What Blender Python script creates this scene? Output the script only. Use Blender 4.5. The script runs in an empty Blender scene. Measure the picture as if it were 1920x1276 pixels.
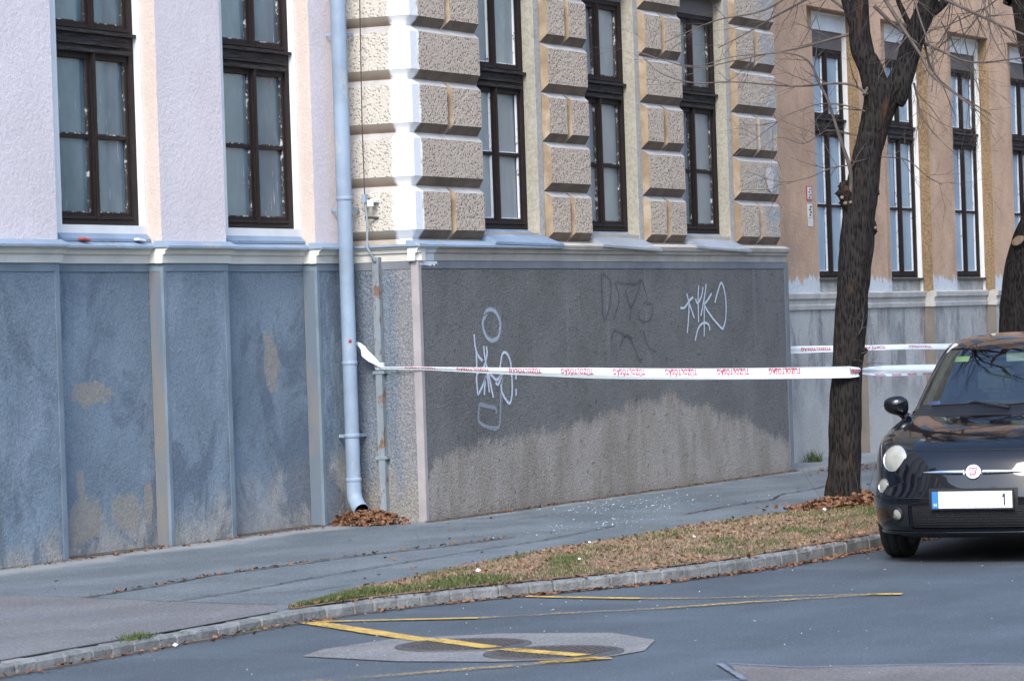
import bpy, bmesh, math, random
import numpy as np
from mathutils import Vector, Matrix, noise as mn
random.seed(7); np.random.seed(7)
R = math.radians
SC = bpy.context.scene
COL = SC.collection

# ------------------------------------------------------------------ camera
cam = bpy.data.cameras.new('camera'); co = bpy.data.objects.new('camera', cam); COL.objects.link(co); SC.camera = co
cam.sensor_width = 36; cam.lens = 120; cam.clip_end = 2000; cam.clip_start = .5
YAW, ROLL, PITCH = R(26.86), R(1.9), math.atan(26/6400)
_r0 = Vector((math.sin(YAW), -math.cos(YAW), 0))
_F = Vector((math.cos(YAW)*math.cos(PITCH), math.sin(YAW)*math.cos(PITCH), -math.sin(PITCH)))
_u0 = _r0.cross(_F)
_r = math.cos(ROLL)*_r0 - math.sin(ROLL)*_u0
_u = math.sin(ROLL)*_r0 + math.cos(ROLL)*_u0
M = Matrix((_r, _u, -_F)).transposed().to_4x4(); M.translation = Vector((0, 0, 1.6))
co.matrix_world = M
cam.dof.use_dof = True; cam.dof.focus_distance = 27.5; cam.dof.aperture_fstop = 9

# ------------------------------------------------------------------ light
SUN_EL, SUN_AZ = R(38), R(197)        # direction the light comes from, measured from +x towards +y
w = bpy.data.worlds.new('World'); SC.world = w; w.use_nodes = True
nt = w.node_tree
for n in list(nt.nodes): nt.nodes.remove(n)
sky = nt.nodes.new('ShaderNodeTexSky'); sky.sky_type = 'NISHITA'; sky.sun_disc = False
sky.sun_elevation = SUN_EL; sky.sun_rotation = R(90)-SUN_AZ; sky.air_density = 1.0; sky.dust_density = 1.0; sky.ozone_density = 1.0
bg = nt.nodes.new('ShaderNodeBackground'); bg.inputs['Strength'].default_value = .15
wo = nt.nodes.new('ShaderNodeOutputWorld')
nt.links.new(sky.outputs[0], bg.inputs[0]); nt.links.new(bg.outputs[0], wo.inputs[0])
sl = bpy.data.lights.new('sun', 'SUN'); sl.energy = .8; sl.angle = R(20); sl.color = (1, .975, .94)
so = bpy.data.objects.new('sun', sl); COL.objects.link(so)
sd = Vector((math.cos(SUN_EL)*math.cos(SUN_AZ), math.cos(SUN_EL)*math.sin(SUN_AZ), math.sin(SUN_EL)))
so.rotation_euler = sd.to_track_quat('Z', 'Y').to_euler()
SC.view_settings.view_transform = 'Standard'; SC.view_settings.look = 'None'
SC.view_settings.gamma = 1; SC.view_settings.exposure = 1.84
SC.view_settings.use_curve_mapping = False

# ------------------------------------------------------------------ helpers
def setp(o, label=None, cat=None, group=None, kind=None):
    if label: o['label'] = label
    if cat: o['category'] = cat
    if group: o['group'] = group
    if kind: o['kind'] = kind
    return o
def root(name, loc, label, cat, group=None, rz=0):
    o = bpy.data.objects.new(name, None); COL.objects.link(o); o.location = loc; o.rotation_euler = (0, 0, rz)
    o.empty_display_size = .2
    return setp(o, label, cat, group)
def link(name, me, parent=None, loc=None):
    """vertices in world coordinates; a parent's translation and turn are undone"""
    o = bpy.data.objects.new(name, me); COL.objects.link(o)
    if parent is not None:
        o.parent = parent
        p, inv = parent, Matrix()
        chain = []
        while p is not None: chain.append(p); p = p.parent
        mw = Matrix()
        for q in reversed(chain):
            mw = mw @ q.matrix_parent_inverse @ q.matrix_basis
        o.matrix_parent_inverse = mw.inverted()
    if loc is not None: o.location = loc
    return o
def obj(name, bm, mats, parent=None, smooth=False, local=False):
    me = bpy.data.meshes.new(name); bm.to_mesh(me); bm.free()
    for m in (mats if isinstance(mats, (list, tuple)) else [mats]): me.materials.append(m)
    if smooth:
        me.polygons.foreach_set('use_smooth', [True]*len(me.polygons))
    if local:
        o = bpy.data.objects.new(name, me); COL.objects.link(o); o.parent = parent; return o
    return link(name, me, parent)
def pymesh(name, verts, faces, mats, parent=None, smooth=False, mi=None, local=False):
    me = bpy.data.meshes.new(name); me.from_pydata([tuple(v) for v in verts], [], [tuple(f) for f in faces])
    for m in (mats if isinstance(mats, (list, tuple)) else [mats]): me.materials.append(m)
    if mi is not None: me.polygons.foreach_set('material_index', mi)
    if smooth: me.polygons.foreach_set('use_smooth', [True]*len(me.polygons))
    if local:
        o = bpy.data.objects.new(name, me); COL.objects.link(o); o.parent = parent; return o
    return link(name, me, parent)
def box(bm, x0, x1, y0, y1, z0, z1, mi=0, side=None, top=None, bottom=None):
    v = [bm.verts.new(p) for p in ((x0,y0,z0),(x1,y0,z0),(x1,y1,z0),(x0,y1,z0),(x0,y0,z1),(x1,y0,z1),(x1,y1,z1),(x0,y1,z1))]
    fs = [((0,3,2,1),'b'),((4,5,6,7),'t'),((0,1,5,4),'f'),((1,2,6,5),'s'),((2,3,7,6),'f'),((3,0,4,7),'s')]
    for q, k in fs:
        f = bm.faces.new([v[i] for i in q]); f.material_index = mi
        if k == 's' and side is not None: f.material_index = side
        if k == 't' and top is not None: f.material_index = top
        if k == 'b' and bottom is not None: f.material_index = bottom
def tube(bm, pts, rad, n=8, mi=0, cap=True):
    """tube through points with one radius per point"""
    pts = [Vector(p) for p in pts]
    if not isinstance(rad, (list, tuple)): rad = [rad]*len(pts)
    rings = []; prev = None
    for i, p in enumerate(pts):
        d = (pts[min(i+1, len(pts)-1)] - pts[max(i-1, 0)]).normalized()
        if prev is None:
            a = d.orthogonal().normalized()
        else:
            a = (prev - d*prev.dot(d)).normalized()
        prev = a; b = d.cross(a)
        rings.append([bm.verts.new(p + (a*math.cos(2*math.pi*k/n) + b*math.sin(2*math.pi*k/n))*rad[i]) for k in range(n)])
    for i in range(len(rings)-1):
        for k in range(n):
            f = bm.faces.new((rings[i][k], rings[i][(k+1)%n], rings[i+1][(k+1)%n], rings[i+1][k])); f.material_index = mi; f.smooth = True
    if cap:
        for rg, fl in ((rings[0], True), (rings[-1], False)):
            cv = [bm.verts.new(v.co) for v in rg]; f = bm.faces.new(cv[::-1] if fl else cv); f.material_index = mi
    return rings
def lathe(bm, prof, axis_pt, axis, n=32, mi=0, closed=False):
    """prof: (radius, along) pairs"""
    ax = Vector(axis).normalized(); a = ax.orthogonal().normalized(); b = ax.cross(a); o = Vector(axis_pt)
    rings = []
    for r, h in prof:
        if r < 1e-6: rings.append([bm.verts.new(o + ax*h)])
        else: rings.append([bm.verts.new(o + ax*h + (a*math.cos(2*math.pi*k/n) + b*math.sin(2*math.pi*k/n))*r) for k in range(n)])
    for i in range(len(rings)-1):
        A, B = rings[i], rings[i+1]
        for k in range(n):
            k2 = (k+1) % n
            if len(A) == 1 and len(B) == 1: continue
            if len(A) == 1: f = bm.faces.new((A[0], B[k2], B[k]))
            elif len(B) == 1: f = bm.faces.new((A[k], A[k2], B[0]))
            else: f = bm.faces.new((A[k], A[k2], B[k2], B[k]))
            f.material_index = mi; f.smooth = True
def interp(x, tab):
    return float(np.interp(x, [t[0] for t in tab], [t[1] for t in tab]))

class G:
    """small wrapper for node materials"""
    def __init__(s, name):
        s.m = bpy.data.materials.new(name); s.m.use_nodes = True; s.t = s.m.node_tree
        s.b = s.t.nodes['Principled BSDF']; s.out = s.t.nodes['Material Output']
        s.pos = s.t.nodes.new('ShaderNodeNewGeometry').outputs['Position']
        s._x = None
    def L(s, a, b): s.t.links.new(a, b)
    def put(s, sock, v):
        if isinstance(v, bpy.types.NodeSocket): s.L(v, sock)
        elif isinstance(v, (tuple, list)) and len(v) == 3 and sock.type == 'RGBA': sock.default_value = (*v, 1)
        else: sock.default_value = v
    def xyz(s):
        if s._x is None:
            n = s.t.nodes.new('ShaderNodeSeparateXYZ'); s.L(s.pos, n.inputs[0]); s._x = n.outputs
        return s._x
    def f(s, op, a, b=0.0, c=0.0, clamp=False):
        n = s.t.nodes.new('ShaderNodeMath'); n.operation = op; n.use_clamp = clamp
        s.put(n.inputs[0], a); s.put(n.inputs[1], b)
        if op in ('MULTIPLY_ADD', 'SMOOTH_MIN', 'SMOOTH_MAX', 'COMPARE'): s.put(n.inputs[2], c)
        return n.outputs[0]
    def sc(s, x, y, z, vec=None):
        n = s.t.nodes.new('ShaderNodeMapping'); n.vector_type = 'POINT'; n.inputs['Scale'].default_value = (x, y, z)
        s.L(vec or s.pos, n.inputs[0]); return n.outputs[0]
    def noise(s, scale, detail=4, rough=.55, vec=None, dist=0.0):
        n = s.t.nodes.new('ShaderNodeTexNoise'); n.inputs['Scale'].default_value = scale; n.inputs['Detail'].default_value = detail
        n.inputs['Roughness'].default_value = rough; n.inputs['Distortion'].default_value = dist
        s.L(vec or s.pos, n.inputs['Vector']); return n.outputs['Fac']
    def vor(s, scale, vec=None, feat='F1', out='Distance'):
        n = s.t.nodes.new('ShaderNodeTexVoronoi'); n.inputs['Scale'].default_value = scale; n.feature = feat
        s.L(vec or s.pos, n.inputs['Vector']); return n.outputs[out]
    def step(s, v, a, b):
        n = s.t.nodes.new('ShaderNodeMapRange'); n.interpolation_type = 'SMOOTHSTEP'
        s.put(n.inputs['Value'], v); s.put(n.inputs['From Min'], a); s.put(n.inputs['From Max'], b)
        return n.outputs[0]
    def ramp(s, v, stops):
        n = s.t.nodes.new('ShaderNodeValToRGB'); s.L(v, n.inputs[0]); e = n.color_ramp.elements
        while len(e) < len(stops): e.new(.5)
        for q, (p, c) in zip(e, stops):
            q.position = p; q.color = (*c, 1) if isinstance(c, tuple) else (c, c, c, 1)
        return n.outputs[0]
    def mix(s, fac, a, b, mode='MIX'):
        n = s.t.nodes.new('ShaderNodeMix'); n.data_type = 'RGBA'; n.blend_type = mode
        s.put(n.inputs[0], fac); s.put(n.inputs[6], a); s.put(n.inputs[7], b); return n.outputs[2]
    def bump(s, h, strength=.5, dist=.01, normal=None):
        n = s.t.nodes.new('ShaderNodeBump'); n.inputs['Strength'].default_value = strength; n.inputs['Distance'].default_value = dist
        s.put(n.inputs['Height'], h)
        if normal is not None: s.L(normal, n.inputs['Normal'])
        s.L(n.outputs[0], s.b.inputs['Normal']); return n.outputs[0]
    def col(s, c): s.put(s.b.inputs['Base Color'], c); return s
    def rough(s, v): s.put(s.b.inputs['Roughness'], v); return s
    def metal(s, v): s.put(s.b.inputs['Metallic'], v); return s
    def alpha(s, v): s.put(s.b.inputs['Alpha'], v); return s
    def spec(s, v): s.put(s.b.inputs['Specular IOR Level'], v); return s
    def var(s, c, amt=.12, scale=3.0, det=6):
        """colour c with soft value variation"""
        n = s.noise(scale, det, .6)
        return s.mix(s.step(n, .3, .7), tuple(q*(1-amt) for q in c), tuple(min(1, q*(1+amt)) for q in c))
def simple(name, c, rough=.7, metal=0, var=.1, scale=6, bump=0, bscale=120):
    g = G(name); g.col(g.var(c, var, scale)).rough(rough).metal(metal)
    if bump: g.bump(g.noise(bscale, 3), .6, bump)
    return g.m

# ------------------------------------------------------------------ materials
def stucco(name, c, grain=75, depth=.006, stain=.1, streak=.12, patch=None, rough=.9, speck=.14):
    g = G(name)
    col = g.var(c, stain, 1.6)
    col = g.mix(g.f('MULTIPLY', g.step(g.noise(1.0, 5, .6, g.sc(5, 5, .35)), .5, .8), streak*2), col, tuple(q*.72 for q in c))
    n1 = g.noise(grain, 3, .6); n2 = g.noise(grain*.35, 2, .5)
    if patch: col = patch(g, col)
    gn = g.step(g.noise(grain*1.25, 2, .7), .32, .68)
    gr = g.f('MULTIPLY_ADD', gn, speck*2, 1-speck)
    pit = g.f('MULTIPLY_ADD', g.step(n2, .64, .72), -speck*1.1, 1.0)
    gr = g.f('MULTIPLY', gr, pit)
    cmb = g.t.nodes.new('ShaderNodeCombineXYZ')
    for k in range(3): g.L(gr, cmb.inputs[k])
    col = g.mix(1.0, col, cmb.outputs[0], 'MULTIPLY')
    g.col(col).rough(rough).spec(.2)
    g.bump(g.f('ADD', n1, g.f('MULTIPLY', n2, .8)), 1.0, depth)
    return g.m
def mask_low(g, zc, amp, scale=3, soft=.05, vscale=(1,1,.5)):
    """1 below a ragged height"""
    z = g.xyz()[2]
    n = g.noise(scale, 6, .65, g.sc(*vscale))
    h = g.f('ADD', zc, g.f('MULTIPLY', g.f('SUBTRACT', n, .5), amp))
    return g.step(g.f('SUBTRACT', h, z), -soft, soft)
def blob(g, x, z, rx, rz, nz):
    X, _, Z = g.xyz()
    a = g.f('DIVIDE', g.f('SUBTRACT', X, x), rx); b = g.f('DIVIDE', g.f('SUBTRACT', Z, z), rz)
    d = g.f('SQRT', g.f('ADD', g.f('MULTIPLY', a, a), g.f('MULTIPLY', b, b)))
    return g.step(g.f('SUBTRACT', g.f('ADD', d, nz), 1.0), .07, -.07)

LAV = (.755, .672, .665)
m_lav = stucco('lavender_stucco', LAV, 60, .004, .05, .05, None, .9, .07)
m_cream = stucco('beige_stucco', (.62, .52, .45), 60, .004, .06, .1, None, .9, .07)
m_white = simple('white_paint', (.80, .80, .77), .7, 0, .05, 5, .002, 60)
m_cornW = simple('cornice_cream_paint', (.66, .64, .57), .75, 0, .10, 3, .003, 60)
m_cornC = simple('cornice_beige_render', (.46, .42, .36), .85, 0, .16, 3, .004, 60)

def plinth_patch(g, col):
    X, Y, Z = g.xyz()
    nz = g.f('ADD', g.f('MULTIPLY', g.f('SUBTRACT', g.noise(7, 8, .8), .5), 2.2), g.f('MULTIPLY', g.f('SUBTRACT', g.noise(40, 3, .7), .5), .8))
    # bleached salts and bare cement low down, rising towards the corner
    rise = g.f('MULTIPLY', g.step(X, 20.8, 23.2), .42)
    n = g.noise(1.1, 6, .65, g.sc(1.6, 1.6, .8))
    h = g.f('ADD', g.f('ADD', .18, rise), g.f('MULTIPLY', g.f('SUBTRACT', n, .5), 1.1))
    low = g.step(g.f('SUBTRACT', g.f('ADD', h, .12), Z), -.14, .18)
    col = g.mix(g.f('MULTIPLY', low, .85), col, g.mix(g.step(g.noise(5, 6, .7), .4, .65), (.40, .375, .335), (.27, .25, .22)))
    # paler bluish bloom clouds
    cl = g.step(g.noise(1.7, 6, .6, g.sc(1, 1, .7), .6), .50, .68)
    col = g.mix(g.f('MULTIPLY', cl, .55), col, (.27, .325, .38))
    dk = g.step(g.noise(1.3, 7, .68, g.sc(1.3, 1, .8), .8), .51, .62)
    col = g.mix(g.f('MULTIPLY', dk, .7), col, (.115, .145, .185))
    dk2 = g.f('MULTIPLY', g.step(g.noise(2.2, 7, .7, g.sc(1.5, 1, .5), 1.0), .54, .64), g.step(Z, 1.5, .3))
    col = g.mix(g.f('MULTIPLY', dk2, .5), col, (.11, .125, .14))
    up = g.step(g.f('ADD', Z, g.f('MULTIPLY', g.noise(1.6, 5), .5)), 2.0, 2.4)
    col = g.mix(g.f('MULTIPLY', up, .35), col, (.10, .13, .165))
    sand = None
    for (x, z, rx, rz) in ((19.72, 1.235, .24, .085), (19.56, .62, .05, .09), (19.62, .36, .2, .16), (20.12, .39, .2, .13), (20.40, .43, .06, .17), (22.16, 1.38, .11, .2), (22.1, 1.55, .04, .08)):
        q = blob(g, x, z, rx, rz, nz); sand = q if sand is None else g.f('MAXIMUM', sand, q)
    return g.mix(g.f('MULTIPLY', sand, .8), col, (.30, .275, .235))
m_plL = stucco('blue_grey_plinth', (.185, .235, .278), 55, .005, .12, .1, plinth_patch, .9, .14)
m_plS = simple('smooth_blue_grey_margin', (.165, .212, .25), .8, 0, .18, 2.5, .002, 40)
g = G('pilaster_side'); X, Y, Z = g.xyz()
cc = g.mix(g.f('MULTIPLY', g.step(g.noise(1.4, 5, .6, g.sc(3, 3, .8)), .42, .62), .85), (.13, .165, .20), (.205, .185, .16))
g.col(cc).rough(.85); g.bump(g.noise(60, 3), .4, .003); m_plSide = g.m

def tide_patch(g, col):
    X, Y, Z = g.xyz()
    t = g.step(X, 23.1, 30.7)
    g.t.nodes.remove(t.node)
    mr = g.t.nodes.new('ShaderNodeMapRange'); g.put(mr.inputs[0], X); mr.inputs[1].default_value = 23.1; mr.inputs[2].default_value = 30.7
    curve = [(23.15, .44), (23.36, .585), (24.09, .663), (25.64, .747), (26.81, .847), (27.72, .937), (28.66, .78), (29.52, .64), (30.36, .425), (30.6, .39)]
    h = g.ramp(mr.outputs[0], [((x-23.1)/7.6, v) for x, v in curve])
    n = g.noise(2.2, 9, .8, g.sc(1.6, 1, 1.1))
    hh = g.f('ADD', g.f('ADD', h, g.f('MULTIPLY', g.f('SUBTRACT', n, .5), .45)), g.f('MULTIPLY', g.f('SUBTRACT', g.noise(1.0, 6, .8, g.sc(16, 1, 5)), .5), .28))
    m = g.step(g.f('SUBTRACT', hh, Z), -.06, .06)
    damp = g.mix(g.step(g.noise(2.5, 5, .6, g.sc(2, 1, .5)), .35, .7), (.355, .32, .28), (.265, .235, .195))
    col = g.mix(g.f('MULTIPLY', m, .93), col, damp)
    foot = g.step(g.f('ADD', Z, g.f('MULTIPLY', g.noise(2, 4), .2)), .36, .16)
    col = g.mix(g.f('MULTIPLY', foot, .35), col, (.15, .13, .105))
    # run-off streaks under the sills
    st = g.f('MULTIPLY', g.step(g.noise(1.0, 4, .7, g.sc(11, 1, .22)), .57, .70), g.step(Z, .7, 1.9))
    return g.mix(g.f('MULTIPLY', st, .55), col, (.29, .30, .305))
m_plC = stucco('dark_grey_roughcast', (.155, .153, .147), 62, .009, .14, .1, tide_patch, .9, .32)
def ret_patch(g, col):
    X, Y, Z = g.xyz()
    n = g.noise(2.2, 6, .65, g.sc(1, 1.4, .8))
    e = g.f('ADD', g.step(Y, 12.86, 12.62), g.f('MULTIPLY', g.f('SUBTRACT', n, .5), 1.2))
    col = g.mix(g.f('MULTIPLY', g.step(e, .35, .9), .8), col, (.24, .232, .232))
    low = g.step(g.f('SUBTRACT', g.f('ADD', .5, g.f('MULTIPLY', g.f('SUBTRACT', n, .5), 1.2)), Z), -.2, .25)
    return g.mix(g.f('MULTIPLY', low, .8), col, (.26, .24, .205))
m_plR = stucco('return_roughcast', (.145, .17, .20), 50, .012, .15, .1, ret_patch, .9, .28)
m_band = simple('smooth_corner_margin', (.36, .325, .32), .8, 0, .12, 4, .002, 50)
m_bandtop = simple('smooth_plinth_margin', (.165, .18, .20), .8, 0, .12, 4, .002, 50)

def white_corner(g, col):
    X, Y, Z = g.xyz()
    n = g.f('MULTIPLY', g.f('SUBTRACT', g.noise(7, 5, .65), .5), .12)
    a = g.step(g.f('ADD', Y, n), 12.735, 12.70); b = g.step(g.f('ADD', X, n), 23.34, 23.30)
    return g.mix(g.f('MULTIPLY', a, b), col, (.88, .88, .87))
def grey_loss(g, col):
    X, Y, Z = g.xyz()
    nz = g.noise(4.0, 6, .7)
    m = g.f('MULTIPLY', g.step(X, 29.8, 30.5), g.step(nz, .44, .56))
    return g.mix(m, col, (.40, .40, .395))
g = G('hammered_stone_render')
v1 = g.vor(46, g.sc(1, 1, .85)); n1 = g.noise(60, 3, .6)
hh = g.f('ADD', g.f('MULTIPLY', g.step(v1, .05, .5), .7), g.f('MULTIPLY', n1, .9))
c0 = g.mix(g.step(hh, .62, 1.0), (.165, .12, .085), (.60, .49, .385))
c0 = g.mix(.22, c0, g.var((.44, .37, .30), .2, 2.2))
X, Y, Z = g.xyz()
c0 = g.mix(g.f('MULTIPLY', g.step(X, 23.26, 23.16), .62), c0, (.60, .58, .51))
wc = g.f('MULTIPLY', g.step(g.xyz()[1], 12.735, 12.70), g.step(g.xyz()[0], 23.34, 23.30))
hh = g.f('MULTIPLY', hh, g.f('SUBTRACT', 1.0, g.f('MULTIPLY', wc, .85)))
g.col(grey_loss(g, white_corner(g, c0))).rough(.9).spec(.2); g.bump(g.f('MULTIPLY', hh, g.step(g.xyz()[0], 23.22, 23.36)) if False else hh, 1.0, .011); m_stone = g.m
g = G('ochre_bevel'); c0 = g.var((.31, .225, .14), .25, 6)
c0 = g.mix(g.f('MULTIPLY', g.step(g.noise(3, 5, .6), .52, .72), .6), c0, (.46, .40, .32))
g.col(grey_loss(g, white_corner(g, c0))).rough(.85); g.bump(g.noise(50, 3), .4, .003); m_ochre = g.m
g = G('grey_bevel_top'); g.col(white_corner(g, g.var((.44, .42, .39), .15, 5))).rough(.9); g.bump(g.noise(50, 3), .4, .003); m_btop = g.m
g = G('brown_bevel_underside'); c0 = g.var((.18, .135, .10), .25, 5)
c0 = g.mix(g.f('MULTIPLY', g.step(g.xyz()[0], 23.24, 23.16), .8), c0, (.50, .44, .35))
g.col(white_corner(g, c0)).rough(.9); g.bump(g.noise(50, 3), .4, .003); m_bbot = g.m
g = G('joint_render'); c0 = g.var((.43, .37, .30), .16, 3)
g.col(white_corner(g, c0)).rough(.9); g.bump(g.noise(50, 3), .4, .003); m_joint = g.m
m_reveal = stucco('olive_beige_reveal', (.37, .345, .275), 30, .002, .08, .1)
m_margin = stucco('grey_window_margin', (.44, .42, .38), 30, .002, .12, .15)

def brown_patch(g, col):
    X, Y, Z = g.xyz()
    n = g.noise(6.5, 7, .72, g.sc(1.6, 1.6, .5))
    m = g.step(g.f('SUBTRACT', g.f('ADD', 1.99, g.f('MULTIPLY', g.f('SUBTRACT', n, .5), .42)), Z), -.015, .015)
    col = g.mix(g.f('MULTIPLY', g.step(g.noise(2.2, 5, .7), .5, .66), .35), col, (.56, .38, .29))
    big = g.f('MULTIPLY', g.step(X, 32.9, 31.6), g.step(g.f('ADD', Z, g.noise(2.5, 5, .6)), 3.5, 2.5))
    col = g.mix(g.f('MULTIPLY', g.f('MULTIPLY', big, g.step(g.noise(5, 5, .65), .42, .55)), .8), col, (.36, .27, .21))
    return g.mix(m, col, (.64, .655, .66))
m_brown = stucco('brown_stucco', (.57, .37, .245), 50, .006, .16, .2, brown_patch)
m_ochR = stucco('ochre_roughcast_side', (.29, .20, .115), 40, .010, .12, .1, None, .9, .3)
def plinR(g, col):
    X, Y, Z = g.xyz()
    d = g.step(g.noise(1.0, 8, .75, g.sc(2.5, 1, 1.1)), .46, .60)
    col = g.mix(g.f('MULTIPLY', d, g.f('MULTIPLY', g.step(Z, .4, 1.1), .75)), col, (.20, .195, .195))
    return g.mix(g.f('MULTIPLY', mask_low(g, .5, .9, 1.8, .2), .5), col, (.46, .44, .40))
m_plRt = stucco('weathered_concrete_plinth', (.44, .43, .405), 40, .004, .16, .1, plinR)
m_plRs = simple('brown_plinth_side', (.19, .165, .14), .85, 0, .2, 3, .003)
m_cornR = simple('grey_cornice_render', (.50, .475, .43), .85, 0, .18, 3, .006, 40)
m_rough = simple('broken_render', (.43, .41, .37), .9, 0, .25, 8, .02, 25)

g = G('dark_stained_wood')
gr = g.noise(1.0, 6, .7, g.sc(60, 60, 9))
c0 = g.mix(gr, (.008, .005, .005), (.040, .027, .024))
c0 = g.mix(g.f('MULTIPLY', g.step(g.noise(14, 6, .7), .60, .74), .5), c0, (.09, .078, .072))
g.col(c0).rough(.7).spec(.25); g.bump(gr, .5, .004); m_wood = g.m
g = G('weathered_transom_wood')
gr = g.noise(1.0, 6, .75, g.sc(6, 60, 70))
c0 = g.mix(g.step(gr, .3, .75), (.006, .005, .005), (.075, .062, .060))
g.col(c0).rough(.75).spec(.25); g.bump(gr, .8, .006); m_woodh = g.m
g = G('grey_head_board'); gr = g.noise(1.0, 6, .75, g.sc(60, 60, 8))
g.col(g.mix(gr, (.10, .082, .075), (.20, .17, .155))).rough(.85); g.bump(gr, .5, .004); m_head = g.m
g = G('flaking_putty')
k = g.step(g.noise(16, 7, .75), .53, .60)
g.col(g.mix(k, (.05, .04, .036), (.62, .61, .57))).rough(.8); g.bump(k, .7, .004); m_putty = g.m
g = G('white_glazing_bead'); k = g.step(g.noise(16, 7, .75), .36, .44)
g.col(g.mix(k, (.12, .07, .06), (.72, .73, .73))).rough(.7); g.bump(k, .5, .003); m_puttyW = g.m
def glass(name, c, c2, rough=.16):
    g = G(name)
    oi = g.t.nodes.new('ShaderNodeObjectInfo').outputs['Random']
    st = g.f('MULTIPLY', g.step(g.noise(1.0, 5, .6, g.sc(60, 1, 4.5)), .64, .70), g.step(g.noise(2.6, 3), .46, .62))
    film = g.noise(2.4, 5, .6, g.sc(1.2, 1, .6))
    col = g.mix(g.step(film, .3, .7), c, c2)
    col = g.mix(g.f('MULTIPLY', oi, .4), col, tuple(q*.6 for q in c))
    col = g.mix(g.f('MULTIPLY', st, .75), col, (.58, .60, .60))
    g.col(col).rough(g.f('MULTIPLY_ADD', film, .2, rough-.05)); g.spec(.5)
    g.bump(g.noise(3, 2), .12, .02)
    return g.m
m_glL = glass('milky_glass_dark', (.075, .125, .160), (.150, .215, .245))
m_glC = glass('milky_glass_pale', (.20, .25, .28), (.30, .34, .36))
m_glR = glass('milky_glass_sky_tint', (.24, .37, .49), (.33, .47, .58))  # milky film, its blue painted in for the reflected sky

def zinc(name, c, rust=0):
    g = G(name); col = g.var(c, .14, 2.5)
    col = g.mix(g.f('MULTIPLY', g.step(g.noise(5, 6, .7, g.sc(1, 1, .5)), .55, .7), .55), col, (.50, .48, .42))
    if rust: col = g.mix(g.step(g.noise(6, 6, .7, g.sc(2, 2, 1)), rust, rust+.08), col, g.mix(g.noise(30, 4), (.12, .065, .04), (.24, .15, .10)))
    g.col(col).rough(.6).metal(.0); g.bump(g.noise(40, 3), .3, .002); return g.m
m_zinc = zinc('blue_grey_painted_zinc', (.25, .32, .40))
m_flash = zinc('sill_flashing', (.22, .29, .38))
m_flashG = zinc('grey_sill_sheet', (.31, .335, .36))
m_rust = zinc('rusting_grey_steel', (.22, .26, .28), .53)
m_darkmetal = simple('dark_iron', (.06, .05, .045), .7, 0, .3, 20)
m_black = simple('matt_black', (.006, .006, .007), .6)

def asphalt(name, c, c2, grain=130, big=.9):
    g = G(name)
    n = g.noise(grain, 2, .6); b = g.noise(big, 5, .6, g.sc(.7, 1.3, 1)); v = g.vor(grain*1.1)
    col = g.mix(g.step(b, .35, .68), c, c2)
    col = g.mix(g.f('MULTIPLY', g.step(n, .52, .75), .5), col, tuple(min(1, q*2.0) for q in c2))
    col = g.mix(g.f('MULTIPLY', g.step(g.vor(14, None, 'F1'), .09, .05), .8), col, (.30, .29, .28))
    gn = g.f('MULTIPLY_ADD', g.step(g.noise(grain*.5, 3, .85), .3, .7), .56, .72)
    cmb = g.t.nodes.new('ShaderNodeCombineXYZ')
    for k in range(3): g.L(gn, cmb.inputs[k])
    col = g.mix(1.0, col, cmb.outputs[0], 'MULTIPLY')
    # long traffic-worn sweeps and dark tar stains
    col = g.mix(g.f('MULTIPLY', g.step(g.noise(1.0, 5, .6, g.sc(1.5, .35, 1), .5), .52, .68), .28), col, (.135, .165, .195))
    col = g.mix(g.f('MULTIPLY', g.step(g.noise(1.3, 6, .7, g.sc(1.5, .5, 1), 1.0), .60, .70), .4), col, (.045, .046, .052))
    g.col(col).rough(.82).spec(.4); g.bump(g.f('ADD', n, g.f('MULTIPLY', v, -.4)), .8, .004)
    return g
gA = asphalt('road_asphalt', (.062, .075, .087), (.086, .105, .119)); m_road = gA.m
gP = asphalt('pavement_asphalt', (.108, .125, .130), (.160, .180, .186), 110, 1.3)
# dusty light band of mortar and grit along the foot of the wall
X, Y, Z = gP.xyz()
nb = gP.noise(1.6, 6, .65)
bd = gP.step(gP.f('ADD', Y, gP.f('MULTIPLY', gP.f('SUBTRACT', nb, .5), .7)), 12.72, 12.98)
bd2 = gP.f('MULTIPLY', gP.step(gP.f('ADD', Y, gP.f('MULTIPLY', gP.f('SUBTRACT', nb, .5), .5)), 12.28, 12.46), gP.step(X, 22.6, 23.2))
old = gP.b.inputs['Base Color'].links[0].from_socket
gP.col(gP.mix(gP.f('MULTIPLY', gP.f('MAXIMUM', bd, gP.f('MULTIPLY', bd2, .7)), .7), old, (.36, .35, .33))); m_pave = gP.m
m_pave2 = asphalt('pale_pavement', (.135, .130, .130), (.175, .170, .168), 100, 1.5).m
m_conc = asphalt('concrete_patch', (.175, .168, .16), (.225, .215, .205), 90, 2).m
m_conc2 = asphalt('brown_concrete_patch', (.13, .115, .105), (.165, .15, .14), 90, 2).m
g = G('kerb_granite'); n = g.noise(45, 4, .7)
X, Y, Z = g.xyz()
c0 = g.mix(g.step(g.noise(5, 6, .7), .35, .7), (.15, .155, .15), (.30, .305, .295))
c0 = g.mix(g.f('MULTIPLY', g.step(n, .5, .8), .4), c0, (.36, .36, .34))
g.col(c0).rough(.9); g.bump(g.f('ADD', n, g.noise(12, 4)), .9, .012); m_kerb = g.m
def paint(name, lo, hi, c=(.56, .36, .08)):
    g = G(name); n = g.noise(42, 6, .75); n2 = g.noise(2.0, 4, .6)
    a = g.step(g.f('ADD', n, g.f('MULTIPLY', n2, .5)), lo, hi)
    g.col(g.var(c, .18, 8)).rough(.75).alpha(a); g.bump(g.noise(130, 2), .6, .004); return g.m
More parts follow.
